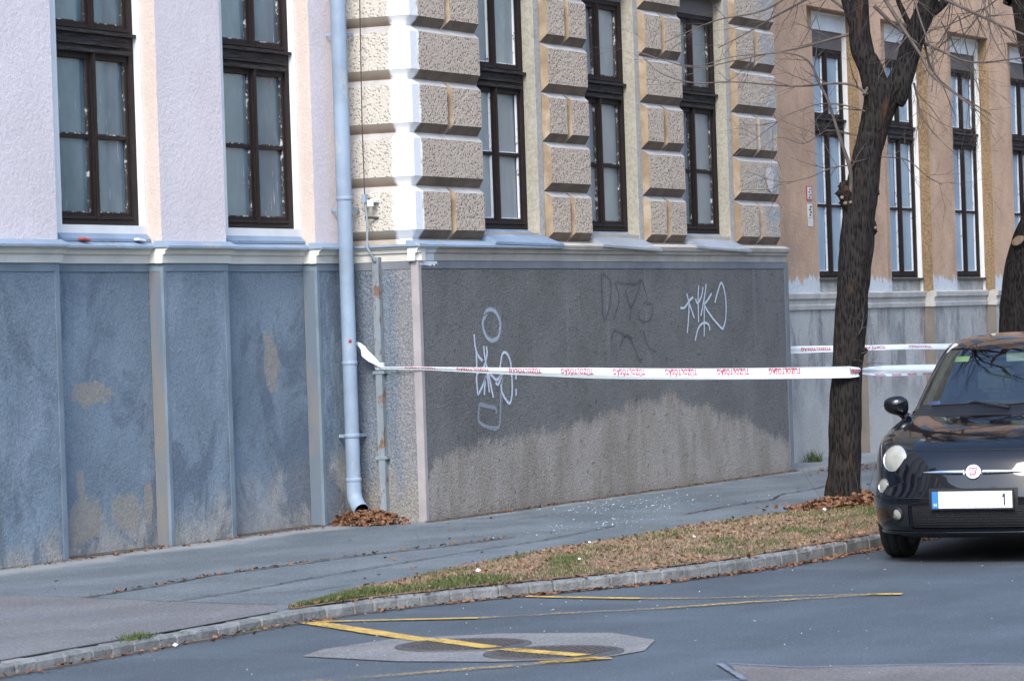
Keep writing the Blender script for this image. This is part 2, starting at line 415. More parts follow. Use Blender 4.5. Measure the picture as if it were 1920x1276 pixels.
m_yel = paint('yellow_road_paint', .54, .76)
m_yelW = paint('worn_yellow_road_paint', .66, .95)
g = G('cast_iron_lid'); n = g.noise(25, 4)
g.col(g.mix(n, (.07, .064, .062), (.135, .125, .12))).rough(.6).metal(.3); m_iron = g.m
m_crack = simple('crack_dirt', (.045, .036, .028), .95, 0, .4, 20)
g = G('verge_soil'); n = g.noise(5, 7, .7)
c0 = g.mix(g.step(n, .35, .65), (.155, .095, .055), (.30, .20, .125))
c0 = g.mix(g.f('MULTIPLY', g.step(g.noise(3, 5, .6), .52, .66), .5), c0, (.085, .10, .035))
g.col(c0).rough(.95); g.bump(g.noise(60, 4, .7), 1, .02); m_soil = g.m
def leafmat(name, c1, c2, c3=None):
    g = G(name); r = g.t.nodes.new('ShaderNodeNewGeometry').outputs['Random Per Island']
    col = g.mix(r, c1, c2)
    if c3: col = g.mix(g.step(g.noise(70, 1), .5, .6), col, c3)
    g.col(col).rough(.8).spec(.2); return g.m
m_leaf = leafmat('dead_leaves', (.13, .07, .04), (.36, .23, .14), (.27, .15, .085))
m_leafr = leafmat('rusty_dead_leaves', (.10, .048, .028), (.29, .155, .085), (.20, .10, .055))
m_grass = leafmat('green_grass', (.05, .075, .025), (.13, .16, .055))
m_straw = leafmat('dry_grass', (.22, .155, .10), (.37, .285, .19))
g = G('broken_glass_crumbs'); g.col((.38, .50, .54)).rough(.15).spec(.8); m_shard = g.m
m_litter = simple('white_litter', (.75, .74, .72), .7)

def bark(name, c1, c2):
    g = G(name)
    n = g.noise(1.0, 6, .7, g.sc(50, 50, 9), 1.2); v = g.vor(1.0, g.sc(60, 60, 14))
    h = g.f('ADD', n, g.f('MULTIPLY', v, .8))
    col = g.mix(g.step(h, .5, 1.15), c1, c2)
    col = g.mix(g.f('MULTIPLY', g.step(g.noise(2.5, 5, .6, g.sc(3, 3, .8)), .58, .72), .45), col, (.13, .065, .035))
    g.col(col).rough(.95).spec(.15); g.bump(h, 1, .022); return g.m
m_bark = bark('dark_bark', (.007, .006, .006), (.040, .034, .031))
m_twig = simple('twig_bark', (.10, .078, .066), .85, 0, .3, 12)
m_cutw = simple('sawn_wood', (.20, .135, .085), .85, 0, .25, 25)

# ------------------------------------------------------------------ ground
KB = [(0, 9.70), (13, 9.68), (16.3, 9.68), (16.9, 9.62), (17.4, 9.48), (18.03, 9.2), (18.7, 8.86), (19.3, 8.63), (20.0, 8.47), (20.8, 8.40), (22.1, 8.38), (30, 8.36), (62, 8.34)]
def ky(x):
    s = 0
    for d in (-.3, -.15, 0, .15, .3): s += interp(x+d, KB)
    return s/5
def kt(x): return interp(x, [(15.5, .055), (20.5, .085)])
def pz(x, y):
    k = ky(x); t = min(1, max(0, (y-k)/(13.2-k))); return kt(x)*(1-t) + .122*t
pymesh('road', [(-300, -300, -.002), (500, -300, -.002), (500, 300, -.002), (-300, 300, -.002)], [(0, 1, 2, 3)], m_road)
setp(bpy.data.objects['road'], 'dark grey asphalt road surface', None, None, 'structure')
xs = [-6+.25*i for i in range(int(70/.25))]
vv, ff = [], []
NY = 24
for x in xs:
    for j in range(NY):
        y = ky(x)+.092 + (13.5-ky(x)-.092)*j/(NY-1)
        vv.append((x, y, pz(x, y) + .004*mn.noise(Vector((x*.8, y*.8, 0)))))
for i in range(len(xs)-1):
    for j in range(NY-1):
        a = i*NY+j; ff.append((a, a+NY, a+NY+1, a+1))
pave = setp(pymesh('pavement', vv, ff, m_pave, None, True), 'blue grey asphalt pavement below the facades', None, None, 'structure')

def sheet(name, poly, zf, mat, parent=None, dz=.004, sub=.12, local=None):
    """flat-lying sheet following the height function zf, cut from a grid by its outline"""
    bm = bmesh.new(); vs = [bm.verts.new((x, y, 0)) for x, y in poly]; bm.faces.new(vs)
    if sub:
        for ax in (0, 1):
            lo = min(p[ax] for p in poly); hi = max(p[ax] for p in poly); t = lo+sub
            while t < hi:
                pl = [0, 0, 0]; pl[ax] = t; no = [0, 0, 0]; no[ax] = 1
                bmesh.ops.bisect_plane(bm, geom=bm.verts[:]+bm.edges[:]+bm.faces[:], plane_co=pl, plane_no=no); t += sub
    for v in bm.verts: v.co.z = zf(v.co.x, v.co.y)+dz
    bmesh.ops.recalc_face_normals(bm, faces=bm.faces)
    if sum(f.normal.z for f in bm.faces) < 0: bmesh.ops.reverse_faces(bm, faces=bm.faces)
    return obj(name, bm, mat, parent)
def ribbon(name, pts, width, zf, mat, parent, dz=.004, jit=0.0, step=.06):
    P = [Vector(p) for p in pts]; L = []
    for a, b in zip(P[:-1], P[1:]):
        n = max(1, int((b-a).length/step))
        for i in range(n): L.append(a.lerp(b, i/n))
    L.append(P[-1]); vv = []; ff = []
    for i, p in enumerate(L):
        d = (L[min(i+1, len(L)-1)]-L[max(0, i-1)]).normalized(); nr = Vector((-d.y, d.x))
        wd = width(i/len(L)) if callable(width) else width
        c = p + nr*random.uniform(-jit, jit)
        w1 = wd/2*(1+random.uniform(-1, 1)*(.5 if jit > .005 else .06 if jit else 0))
        for s in (-1, 1):
            q = c+nr*s*w1; vv.append((q.x, q.y, zf(q.x, q.y)+dz))
    for i in range(len(L)-1): ff.append((2*i, 2*i+2, 2*i+3, 2*i+1))
    return pymesh(name, vv, ff, mat, parent)
zr = lambda x, y: 0.0
# pale patch of pavement at the near left
poly = [(8, 12.9), (16.88, 12.9), (16.75, 12.0), (16.72, 11.34), (16.63, 10.75), (16.6, 9.95)] + [(x, ky(x)+.097) for x in (16.3, 15, 13, 11, 8)]
o = sheet('pale_paving', poly, lambda x, y: pz(x, y), m_pave2, pave, .004, .25); o['label'] = 'paler grey area of paving at the near end'
for pts, wd in (([(16.88, 12.9), (16.75, 12.0), (16.72, 11.34), (16.63, 10.75), (16.6, 9.95)], .012),
                ([(16.72, 11.34), (17.5, 11.33), (18.23, 11.39), (19.0, 11.33), (19.64, 11.27), (20.6, 11.05), (21.6, 10.98)], .022),
                ([(16.6, 10.68), (17.2, 10.62), (18.5, 10.65), (19.65, 10.63), (21.3, 10.6), (22.8, 10.75)], .014),
                ([(16.9, 10.82), (17.1, 10.5), (17.4, 10.22), (17.8, 10.15)], .010),
                ([(24.1, 10.76), (25.3, 10.86), (26.04, 10.83), (26.8, 11.05), (27.6, 11.07), (29, 11.3)], .02),
                ([(21.0, 12.5), (22.4, 12.1), (23.5, 11.9), (25, 11.8)], .008)):
    ribbon('crack', pts, wd, pz, m_crack, pave, .0075, .01)

# kerb stones
kerb = root('kerb', (20, 8.5, 0), 'row of short worn granite kerb stones curving round the verge', None)
del kerb['label']; kerb['kind'] = 'structure'; kerb['label'] = 'curving row of short worn granite kerb stones'
x, s = 12.2, 0; prev = None; cnt = 0
while x < 46 and cnt < 290:
    L = random.uniform(.17, .25)
    dy = (ky(x+.05)-ky(x-.05))/.1; dx = L/math.hypot(1, dy)
    p0 = Vector((x, ky(x), 0)); p1 = Vector((x+dx, ky(x+dx), 0))
    d = (p1-p0).normalized(); nr = Vector((-d.y, d.x, 0)); g_ = .002
    h = kt(x)+random.uniform(-.003, .003); lo = -.05; off = random.uniform(-.004, .004)
    bm = bmesh.new(); c = .014
    a0, a1 = p0+d*g_, p1-d*g_
    rows = [(off, lo), (off+.002, h-c*1.2), (off+c, h), (off+.105, h-.002), (off+.115, h-.012), (off+.115, lo)]
    rr = []
    for e, ins in ((a0, 1), (a0+d*.008, 0), (a1-d*.008, 0), (a1, 1)):
        rr.append([bm.verts.new(e+nr*(o_ + (.006 if ins and k < 3 else 0)) + Vector((0, 0, z_-(.004 if ins and z_ > 0 else 0)+random.uniform(-.002, .002)))) for k, (o_, z_) in enumerate(rows)])
    for i in range(3):
        for k in range(len(rows)-1): bm.faces.new((rr[i][k], rr[i+1][k], rr[i+1][k+1], rr[i][k+1]))
    bm.faces.new(rr[0]); bm.faces.new(rr[-1][::-1])
    bmesh.ops.recalc_face_normals(bm, faces=bm.faces)
    obj('kerb_stone', bm, m_kerb, kerb); x += dx; cnt += 1

# verge
VG = [(16.45, 9.80), (16.9, 9.82), (17.35, 9.92), (18.6, 10.02), (20.4, 10.12), (21.3, 10.08), (22.7, 10.14), (23.6, 10.1), (24.3, 9.98), (25.6, 10.05), (60, 10.1)]
def vy(x): return interp(x, VG)
vv, ff = [], []; xs = [16.45+.08*i for i in range(int(26/.08))]; NV = 18
def vz(x, y):
    k = ky(x)+.09; t = (y-k)/max(.05, vy(x)-k); e = math.sin(max(0, min(1, t))*math.pi)*min(1, max(0, vy(x)-k)/.9)
    return pz(x, y)+.004+e*.022+.010*mn.noise(Vector((x*4, y*4, 0)))*e
for x in xs:
    for j in range(NV):
        k = ky(x)+.09; yy = vy(x)+.03*mn.noise(Vector((x*3, 0, 5)))
        y = k+(yy-k)*j/(NV-1); vv.append((x, y, vz(x, y)))
for i in range(len(xs)-1):
    for j in range(NV-1):
        a = i*NV+j; ff.append((a, a+NV, a+NV+1, a+1))
verge = setp(pymesh('verge', vv, ff, m_soil, None, True), 'strip of bare soil between kerb and pavement', None, None, 'structure')

def leaf_field(name, pts, size, mat, flat=.5, label=None, cat=None, parent=None, kind='stuff'):
    n = len(pts); V = np.zeros((n, 5, 3)); ang = np.random.rand(n)*6.283; s = size*(.5+np.random.rand(n))
    tilt = np.random.normal(0, flat, (n, 2))
    base = np.array([(-.5, -.3, .15), (.5, -.25, .05), (.6, .25, .18), (-.1, .5, .02), (-.6, .2, .1)])
    for i in range(n):
        m = Matrix.Rotation(ang[i], 3, 'Z') @ Matrix.Rotation(tilt[i, 0], 3, 'X') @ Matrix.Rotation(tilt[i, 1], 3, 'Y')
        V[i] = (base * s[i]) @ np.array(m).T + pts[i]
    F = [(5*i, 5*i+1, 5*i+2, 5*i+3, 5*i+4) for i in range(n)]
    o = pymesh(name, V.reshape(-1, 3), F, mat, parent); setp(o, label, cat, None, kind); return o
def blades(name, pts, h, mat, label, cat, w_=.004):
    n = len(pts); V = np.zeros((n*3, 3)); pts = np.array(pts)
    a = np.random.rand(n)*6.283; hh = h*(.4+np.random.rand(n)); lean = np.random.rand(n)*1.1; b = np.random.rand(n)*6.283
    dx, dy = np.cos(a)*w_, np.sin(a)*w_
    V[0::3] = pts + np.c_[-dx, -dy, np.zeros(n)]; V[1::3] = pts + np.c_[dx, dy, np.zeros(n)]
    V[2::3] = pts + np.c_[np.cos(b)*hh*np.sin(lean), np.sin(b)*hh*np.sin(lean), hh*np.cos(lean)]
    o = pymesh(name, V, [(3*i, 3*i+1, 3*i+2) for i in range(n)], mat); setp(o, label, cat, None, 'stuff'); return o
def green_density(x, y):
    n = mn.noise(Vector((x*1.7, y*3.0, 3)))
    d = n*1.6+.08
    d += 1.5*math.exp(-((x-25.3)/1.0)**2-((y-9.1)/.35)**2)
    d += .7*math.exp(-((x-16.9)/.4)**2)
    d += .30*math.exp(-((y-ky(x)-.25)/.15)**2)*(1 if x < 19.5 else 0) + .55*math.exp(-((x-18.6)/1.0)**2-((y-9.4)/.4)**2)
    return d
gp, sp, lp = [], [], []
for _ in range(90000):
    x = random.uniform(16.5, 31); y = random.uniform(ky(x)+.12, vy(x)+.02)
    if x > 26 and random.random() < .5: continue
    d = green_density(x, y)
    if random.random() < d*.8: gp.append((x, y, vz(x, y)-.002))
    elif random.random() < .50: sp.append((x, y, vz(x, y)-.002))
    if random.random() < (.075 if d < .3 else .025): lp.append((x, y, vz(x, y)+random.uniform(.0, .012)))
blades('green_grass', gp, .027, m_grass, 'green tufts of grass growing on the verge', 'grass')
blades('dry_grass', sp, .022, m_straw, 'dry straw coloured grass matted on the verge', 'dry grass')
leaf_field('fallen_leaves', lp, .020, m_leaf, .45, 'brown dead leaves strewn over the verge', 'leaves')
# loose leaves along gutter, cracks and wall foot
lp = []
for _ in range(600):
    x = random.uniform(16.8, 29); y = vy(x)+abs(random.gauss(0, .05))-.03; lp.append((x, y, pz(x, y)+.007))
for _ in range(500):
    x = random.uniform(16.8, 26); y = ky(x)+random.uniform(.0, .12); lp.append((x, y, kt(x)+.006))
for _ in range(700):
    x = random.uniform(17.5, 23); lp.append((x, ky(x)-abs(random.gauss(0, .05))-.01, .006))
for _ in range(420):
    x = random.uniform(13, 24); lp.append((x, ky(x)-abs(random.gauss(0, .07))-.01, .008))
for _ in range(90):
    x = random.uniform(16.5, 30); y = random.uniform(ky(x)+.2, 12.4); lp.append((x, y, pz(x, y)+.01))
for _ in range(160):
    x = random.uniform(16.8, 21.5); y = interp(x, [(16.7, 11.34), (18.2, 11.39), (19.6, 11.27), (21.5, 10.98)])+random.gauss(0, .015); lp.append((x, y, pz(x, y)+.01))
for _ in range(260):
    x = random.uniform(23.3, 30.6); y = 12.49-abs(random.gauss(0, .04)); lp.append((x, y, pz(x, y)+.008))
for _ in range(120):
    x = random.uniform(18.5, 22.8); y = 13.10-abs(random.gauss(0, .05)); lp.append((x, y, pz(x, y)+.008))
for _ in range(260):
    x = 31.0+random.gauss(0, .5); y = 11.9+random.gauss(0, .25); lp.append((x, y, pz(x, y)+.01))
leaf_field('scattered_leaves', lp, .022, m_leafr, .35, 'single dead leaves scattered along gutter, cracks and wall foot', 'leaves')
lp = []
for _ in range(1150):
    x = random.gauss(22.86, .11); y = random.gauss(12.88, .13)
    if y > 13.12 or x > 23.1: continue
    d = ((x-22.9)/.26)**2+((y-12.9)/.32)**2
    if d > 1.4: continue
    lp.append((x, y, pz(x, y)+.01+random.random()*.10*max(0, 1-d*.8)))
leaf_field('leaf_pile', lp, .030, m_leafr, .7, 'heap of rusty dead leaves under the downpipe outlet', 'leaves')
lp = []
for _ in range(2600):
    a = random.random()*6.283; r_ = abs(random.gauss(.0, .20))+.06
    x, y = 25.05+math.cos(a)*r_*1.3, 9.72+math.sin(a)*r_
    lp.append((x, y, pz(x, y)+.015+random.random()*max(0, .13-r_*.28)))
leaf_field('leaf_litter', lp, .034, m_leafr, .6, 'drift of rusty dead leaves round the foot of the near tree', 'leaves')
# crumbs of broken glass on the pavement
bm = bmesh.new()
for _ in range(620):
    if random.random() < .7: x, y = random.gauss(25.3, .8), random.gauss(11.7, .42)
    else: x, y = random.gauss(22.9, .6), random.gauss(10.95, .18)
    if y > 12.45 or y < vy(x)+.05: continue
    s_ = random.choice((.003, .004, .004, .006, .009)); z = pz(x, y)+.004
    a = random.random()*6.28
    p = [Vector((x+math.cos(a+k*2.1)*s_, y+math.sin(a+k*2.1)*s_, z+random.uniform(0, .006))) for k in range(3)]+[Vector((x, y, z+s_*random.uniform(.5, 1.2)))]
    vs = [bm.verts.new(q) for q in p]
    bm.faces.new(vs[:3][::-1])
    for i in range(3): bm.faces.new((vs[i], vs[(i+1) % 3], vs[3]))
setp(obj('broken_glass', bm, m_shard), 'glittering crumbs of broken glass on the pavement', 'broken glass', None, 'stuff')
bm = bmesh.new()
for _ in range(75):
    x = random.uniform(13.5, 21); y = random.uniform(5.5, ky(x)-.05)
    s_ = random.choice((.003, .004, .005, .009)); a = random.random()*6.28
    vs = [bm.verts.new((x+math.cos(a+k*1.57)*s_*random.uniform(.6, 1.3), y+math.sin(a+k*1.57)*s_*random.uniform(.6, 1.3), .004+.004*(k % 2))) for k in range(4)]
    bm.faces.new(vs)
for (x, y, s_) in ((18.4, 9.6, .022), (19.3, 9.35, .014), (21.2, 9.4, .014), (14.9, 9.55, .018), (24.1, 9.6, .02), (20.6, 9.9, .014)):
    z = pz(x, y)+.04 if y > ky(x) else .012
    vs = [bm.verts.new((x+dx*s_, y+dy*s_, z+dz*s_)) for dx, dy, dz in ((-1, -.6, 0), (1, -.4, .4), (.8, .7, .9), (-.7, .6, .3))]
    bm.faces.new(vs)
setp(obj('litter', bm, m_litter), 'tiny white scraps and chippings lying on road and verge', 'litter', None, 'stuff')

# dirt gathered in the gutter and at the foot of the walls
def dirt(name, c, lo, hi):
    g = G(name); uv = g.t.nodes.new('ShaderNodeTexCoord').outputs['UV']; sp_ = g.t.nodes.new('ShaderNodeSeparateXYZ'); g.L(uv, sp_.inputs[0])
    e = g.f('SUBTRACT', 1.0, sp_.outputs[1])
    a = g.step(g.f('ADD', g.f('MULTIPLY', g.noise(14, 7, .75), .9), g.f('MULTIPLY', e, .55)), lo, hi)
    g.col(g.var(c, .3, 30)).rough(.95).alpha(g.f('MULTIPLY', a, .85)); g.bump(g.noise(90, 3), .8, .005); return g.m
m_dirt = dirt('brown_grit', (.14, .105, .075), .62, .95)
def band(name, xs_, inner, outer, zf, parent, dz=.004):
    V = []; Fc = []; UV = []
    for i, x in enumerate(xs_):
        for j, y in enumerate((inner(x), outer(x))): V.append((x, y, zf(x, y)+dz)); UV.append((x, j))
    for i in range(len(xs_)-1): Fc.append((2*i, 2*i+1, 2*i+3, 2*i+2))
    o = pymesh(name, V, Fc, m_dirt, parent); me = o.data; ul = me.uv_layers.new()
    for lp_ in me.loops: ul.data[lp_.index].uv = UV[lp_.vertex_index]
    return o
XX = [12+.12*i for i in range(160)]
band('gutter_dirt', XX, lambda x: ky(x)-.002, lambda x: ky(x)-.17, lambda x, y: 0, bpy.data.objects['road'])
XX = [23.1+.12*i for i in range(64)]
band('wall_foot_dirt', XX, lambda x: 12.52, lambda x: 12.30, pz, pave, .010)
XX = [16+.12*i for i in range(60)]
band('wall_foot_dirt', XX, lambda x: 13.27, lambda x: 12.95, pz, pave, .010)
# road details
road = bpy.data.objects['road']
poly = [(14.60, 8.62), (14.95, 8.70), (15.5, 8.60), (15.85, 8.15), (15.95, 7.55), (15.62, 7.16), (15.1, 6.98), (14.7, 7.05), (14.5, 7.5), (14.45, 8.0)]
o = sheet('concrete_surround', poly, zr, m_conc, road, .003, 0); o['label'] = 'pale concrete patch round the manhole covers'
poly = [(13.0, 7.2), (13.92, 5.95), (14.56, 6.3), (14.45, 5.9), (14.72, 5.16), (14.74, 4.3), (14.6, 2), (11, 2), (11, 7.2)]
o = sheet('concrete_patch', poly, zr, m_conc2, road, .003, 0); o['label'] = 'brownish repair patch at the near edge of the road'
m_seal = simple('pale_joint_seal', (.17, .19, .225), .7, 0, .2, 8)
ribbon('joint_seal', [(13.0, 7.2), (13.92, 5.95), (14.56, 6.35)], .03, zr, m_seal, road, .007, .003)
ribbon('joint_seal', [(14.56, 6.3), (14.45, 5.9), (14.62, 5.5), (14.72, 5.16), (14.74, 4.3)], .03, zr, m_seal, road, .007, .003)
def mark(pts, wd, mat): return ribbon('yellow_marking', pts, wd, zr, mat, road, .006, .0015, .08)
mark([(16.34, 9.56), (16.5, 9.15), (16.66, 8.70)], .075, m_yel)
mark([(16.66, 8.70), (16.93, 8.40), (17.28, 7.95), (17.8, 7.5), (18.32, 6.99)], .09, m_yelW)
mark([(16.31, 9.57), (15.98, 9.12), (15.55, 8.53), (15.05, 7.80), (14.83, 7.35), (14.68, 7.05)], .125, m_yel)
mark([(14.68, 7.05), (14.2, 7.42), (13.6, 7.9), (13.0, 8.4)], .10, m_yelW)
mark([(14.72, 6.98), (14.62, 7.12), (14.5, 7.25)], .06, m_yel)
mark([(18.03, 9.10), (17.98, 8.75), (17.93, 8.30)], .09, m_yel)
mark([(17.93, 8.30), (18.0, 7.9), (18.2, 7.4), (18.32, 6.99)], .08, m_yelW)
mark([(18.30, 7.05), (18.34, 6.85)], .11, m_yel)
for i, (cx, cy, lab) in enumerate(((15.22, 8.04, 'round cast iron manhole cover, left of the pair in the concrete patch'),
                                   (14.93, 7.39, 'round cast iron manhole cover, right of the pair in the concrete patch'))):
    t = root('manhole_cover', (cx, cy, 0), lab, 'manhole cover', 'manhole covers in the concrete patch')
    bm = bmesh.new(); lathe(bm, [(.345, .003), (.345, .009), (.31, .011), (.308, .004)], (cx, cy, 0), (0, 0, 1), 48); obj('frame_ring', bm, m_iron, t)
    bm = bmesh.new(); lathe(bm, [(0, .007), (.302, .007), (.302, .003)], (cx, cy, 0), (0, 0, 1), 48)
    obj('lid', bm, m_iron, t)
    bm = bmesh.new()
    for a in range(-7, 8):
        for b in range(-7, 8):
            px_, py_ = a*.04+(b % 2)*.02, b*.04
            if math.hypot(px_, py_) < .27: box(bm, cx+px_-.013, cx+px_+.013, cy+py_-.011, cy+py_+.011, .0075, .0125)
    q = obj('tread_studs', bm, m_iron, t); q['kind'] = 'stuff'
    # paint of the zigzag crosses the lids
    ribbon('paint_stripe', [(15.405, 8.315), (15.04, 7.785)] if i == 0 else [(14.985, 7.69), (14.83, 7.35), (14.745, 7.14)], .11, zr, m_yel, t, .0145, .004)

# ------------------------------------------------------------------ facades
def window(parent, x0, x1, z0, zm, t0, t1, zh, zt, y, gm, beadm, sill=None, label=None, mid=True, fr=.062, lf=.028, ml=.022):
    """tall two-leaf window under a transom light; y is the front of the frame"""
    bm = bmesh.new(); panes = []
    F_ = fr
    box(bm, x0, x0+F_, y, y+.09, z0, zh); box(bm, x1-F_, x1, y, y+.09, z0, zh)
    box(bm, x0+F_, x1-F_, y, y+.09, z0, z0+.035)
    box(bm, x0+F_, x1-F_, y+.002, y+.09, zh-.04, zh)
    box(bm, x0+F_-.003, x1-F_+.003, y-.008, y+.09, t0, t1, 1)
    box(bm, x0+.01, x1-.01, y-.035, y-.008, t1-.030, t1-.008, 1); box(bm, x0+F_, x1-F_, y-.026, y-.008, t0+.055, t0+.065, 1)
    box(bm, x0+F_, x1-F_, y-.022, y-.008, t0+.006, t0+.03, 1)
    xm = (x0+x1)/2
    for (a, b) in ((z0+.035, t0), (t1, zh-.04)):
        box(bm, xm-ml, xm+ml, y-.004, y+.08, a, b)          # meeting stiles
        box(bm, xm-.012, xm+.012, y-.016, y-.004, a, b)
        for (l, r) in ((x0+F_, xm-ml), (xm+ml, x1-F_)):
            s_ = lf
            box(bm, l, l+s_, y+.014, y+.07, a, b); box(bm, r-s_, r, y+.014, y+.07, a, b)
            box(bm, l+s_, r-s_, y+.014, y+.07, a, a+.05); box(bm, l+s_, r-s_, y+.014, y+.07, b-.04, b)
            box(bm, l+.004, r-.004, y-.012, y+.014, a+.004, a+.026)   # weather bar
            segs = [(a+.05, b-.04)]
            if a < t0-.5 and mid:
                segs = [(a+.05, zm-.014), (zm+.014, b-.04)]; box(bm, l+s_, r-s_, y+.018, y+.066, zm-.014, zm+.014)
            for (p, q) in segs:
                e = .009
                box(bm, r-s_-e, r-s_, y+.022, y+.040, p, q, 2); box(bm, l+s_, r-s_-e, y+.022, y+.040, p, p+e, 2)
                box(bm, l+s_, l+s_+e*.6, y+.024, y+.040, p+e, q, 2)
                panes.append((l+s_, r-s_, p, q))
    wroot = obj('window', bm, [m_wood, m_woodh, beadm], parent)
    if label: wroot['label'] = label
    for (a, b, c, d) in panes:
        tx, tz = random.uniform(-.004, .004), random.uniform(-.006, .006); yy = y+.044
        pymesh('pane', [(a-.004, yy-tx, c-.004), (b+.004, yy+tx, c-.004), (b+.004, yy+tx+tz, d+.004), (a-.004, yy-tx+tz, d+.004), (a-.004, yy+.012, c-.004), (b+.004, yy+.012, c-.004), (b+.004, yy+.012, d+.004), (a-.004, yy+.012, d+.004)],
               [(0, 1, 2, 3), (5, 4, 7, 6), (0, 4, 5, 1), (3, 2, 6, 7), (0, 3, 7, 4), (1, 5, 6, 2)], gm, wroot)
    if sill: sill(wroot)
    if zt > zh:
        bm = bmesh.new(); box(bm, x0, x1, y-.004, y+.09, zh, zt); obj('head_board', bm, m_head, wroot)
    return wroot
ZT = 9.0
def mould(bm, x0, x1, yw, prof, mi=0):
    """extrude a moulding along x; prof: (projection, z) pairs from bottom to top"""
    A = [bm.verts.new((x0, yw-p, z)) for p, z in prof]; B = [bm.verts.new((x1, yw-p, z)) for p, z in prof]
    A += [bm.verts.new((x0, yw+.04, prof[-1][1])), bm.verts.new((x0, yw+.04, prof[0][1]))]
    B += [bm.verts.new((x1, yw+.04, prof[-1][1])), bm.verts.new((x1, yw+.04, prof[0][1]))]
    n = len(A)
    for i in range(n):
        f = bm.faces.new((A[i], B[i], B[(i+1) % n], A[(i+1) % n])); f.material_index = mi
    f = bm.faces.new(A[::-1]); f.material_index = mi; f = bm.faces.new(B); f.material_index = mi
CORN = [(.012, 2.130), (.018, 2.133), (.022, 2.190), (.040, 2.196), (.046, 2.222), (.062, 2.228), (.066, 2.243)]
FLASH = [(.066, 2.244), (.084, 2.238), (.084, 2.254), (.06, 2.268), (.01, 2.290)]

# ---- lavender wing
lav = root('lavender_building', (18, 13.3, 0), 'lavender rendered building wing with blue grey plinth, left of the downpipe', 'building')
YP, YR, YG = 13.14, 13.26, 13.315
wins = [(19.44-2.17*k, 20.48-2.17*k) for k in range(4, -1, -1)]+[(21.60, 22.65)]
piers = [(19.20-.87-2.17*k, 19.20-2.17*k) for k in range(4, -1, -1)]+[(20.50, 21.37), (22.67, 23.17)]
bm = bmesh.new(); edges = [9.0]
for a, b in wins: edges += [a, b]
edges.append(23.17)
for i in range(0, len(edges)-1, 2):
    box(bm, edges[i], edges[i+1], YR, YR+.4, 2.2, ZT, 0, 1)
for a, b in wins:
    box(bm, a, b, YR, YR+.4, 2.2, 2.40, 0); box(bm, a, b, YR, YR+.4, 4.62, ZT, 0, 1, None, 1)
obj('wall', bm, [m_white, m_white], lav)
for a, b in piers:
    bm = bmesh.new(); box(bm, a, b, YP, YR-.001, 2.25, ZT, 0, 1); q = obj('pilaster', bm, [m_lav, m_cream], lav)
bm = bmesh.new(); box(bm, 9, 23.17, YR+.002, YR+.4, -.2, 2.2, 0); obj('plinth_wall', bm, m_plL, lav)
for a, b in piers:
    bm = bmesh.new(); box(bm, a, b, YP, YR-.001, -.1, 2.129, 0, 1); obj('plinth_pilaster', bm, [m_plL, m_plSide], lav)
    bm = bmesh.new()
    box(bm, b-.05, b+.003, YP-.004, YR-.003, 0, 2.075); box(bm, a-.003, a+.035, YP-.004, YP+.02, 0, 2.075)
    box(bm, a-.003, b+.003, YP-.006, YR-.003, 2.075, 2.129)
    obj('plinth_margin', bm, m_plS, lav)
prev = 9.0
for a, b in piers+[(23.17, 23.17)]:
    if a-prev > .1:
        bm = bmesh.new(); box(bm, prev+.004, a-.004, YR-.005, YR+.03, 2.075, 2.129); box(bm, prev+.004, prev+.03, YR-.005, YR+.01, 0, 2.075)
        obj('plinth_margin', bm, m_plS, lav)
        bm = bmesh.new(); mould(bm, prev, a-.004, YR, CORN); obj('cornice', bm, m_cornW, lav)
        bm = bmesh.new(); mould(bm, prev, a-.004, YR, FLASH); obj('cornice_flashing', bm, m_zinc, lav)
    if b > a:
        x1 = b+.03 if b < 23 else b
        bm = bmesh.new(); mould(bm, a-.03, x1, YP, CORN); box(bm, a-.027, x1-.003, YP-.008, YR-.003, 2.133, 2.24); obj('cornice', bm, m_cornW, lav)
        bm = bmesh.new(); mould(bm, a-.045, x1, YP, FLASH); box(bm, a-.042, x1-.004, YP-.002, YR-.003, 2.2455, 2.263); obj('cornice_flashing', bm, m_zinc, lav)
    prev = b
def sillL(a, b):
    def f(par):
        pymesh('sill', [(a-.06, YR-.035, 2.305), (b+.01, YR-.035, 2.305), (b+.01, YR+.07, 2.418), (a-.06, YR+.07, 2.418), (a-.06, YR-.035, 2.285), (b+.01, YR-.035, 2.285), (b+.01, YR+.07, 2.28), (a-.06, YR+.07, 2.28)],
               [(0, 1, 2, 3), (4, 7, 6, 5), (0, 4, 5, 1), (0, 3, 7, 4), (1, 5, 6, 2)], m_flash, par)
    return f
for i, (a, b) in enumerate(wins):
    if i < 2: continue
    window(lav, a, b, 2.405, 3.02, 3.60, 3.765, 4.43, 4.62, YG, m_glL, m_putty, sillL(a, b))

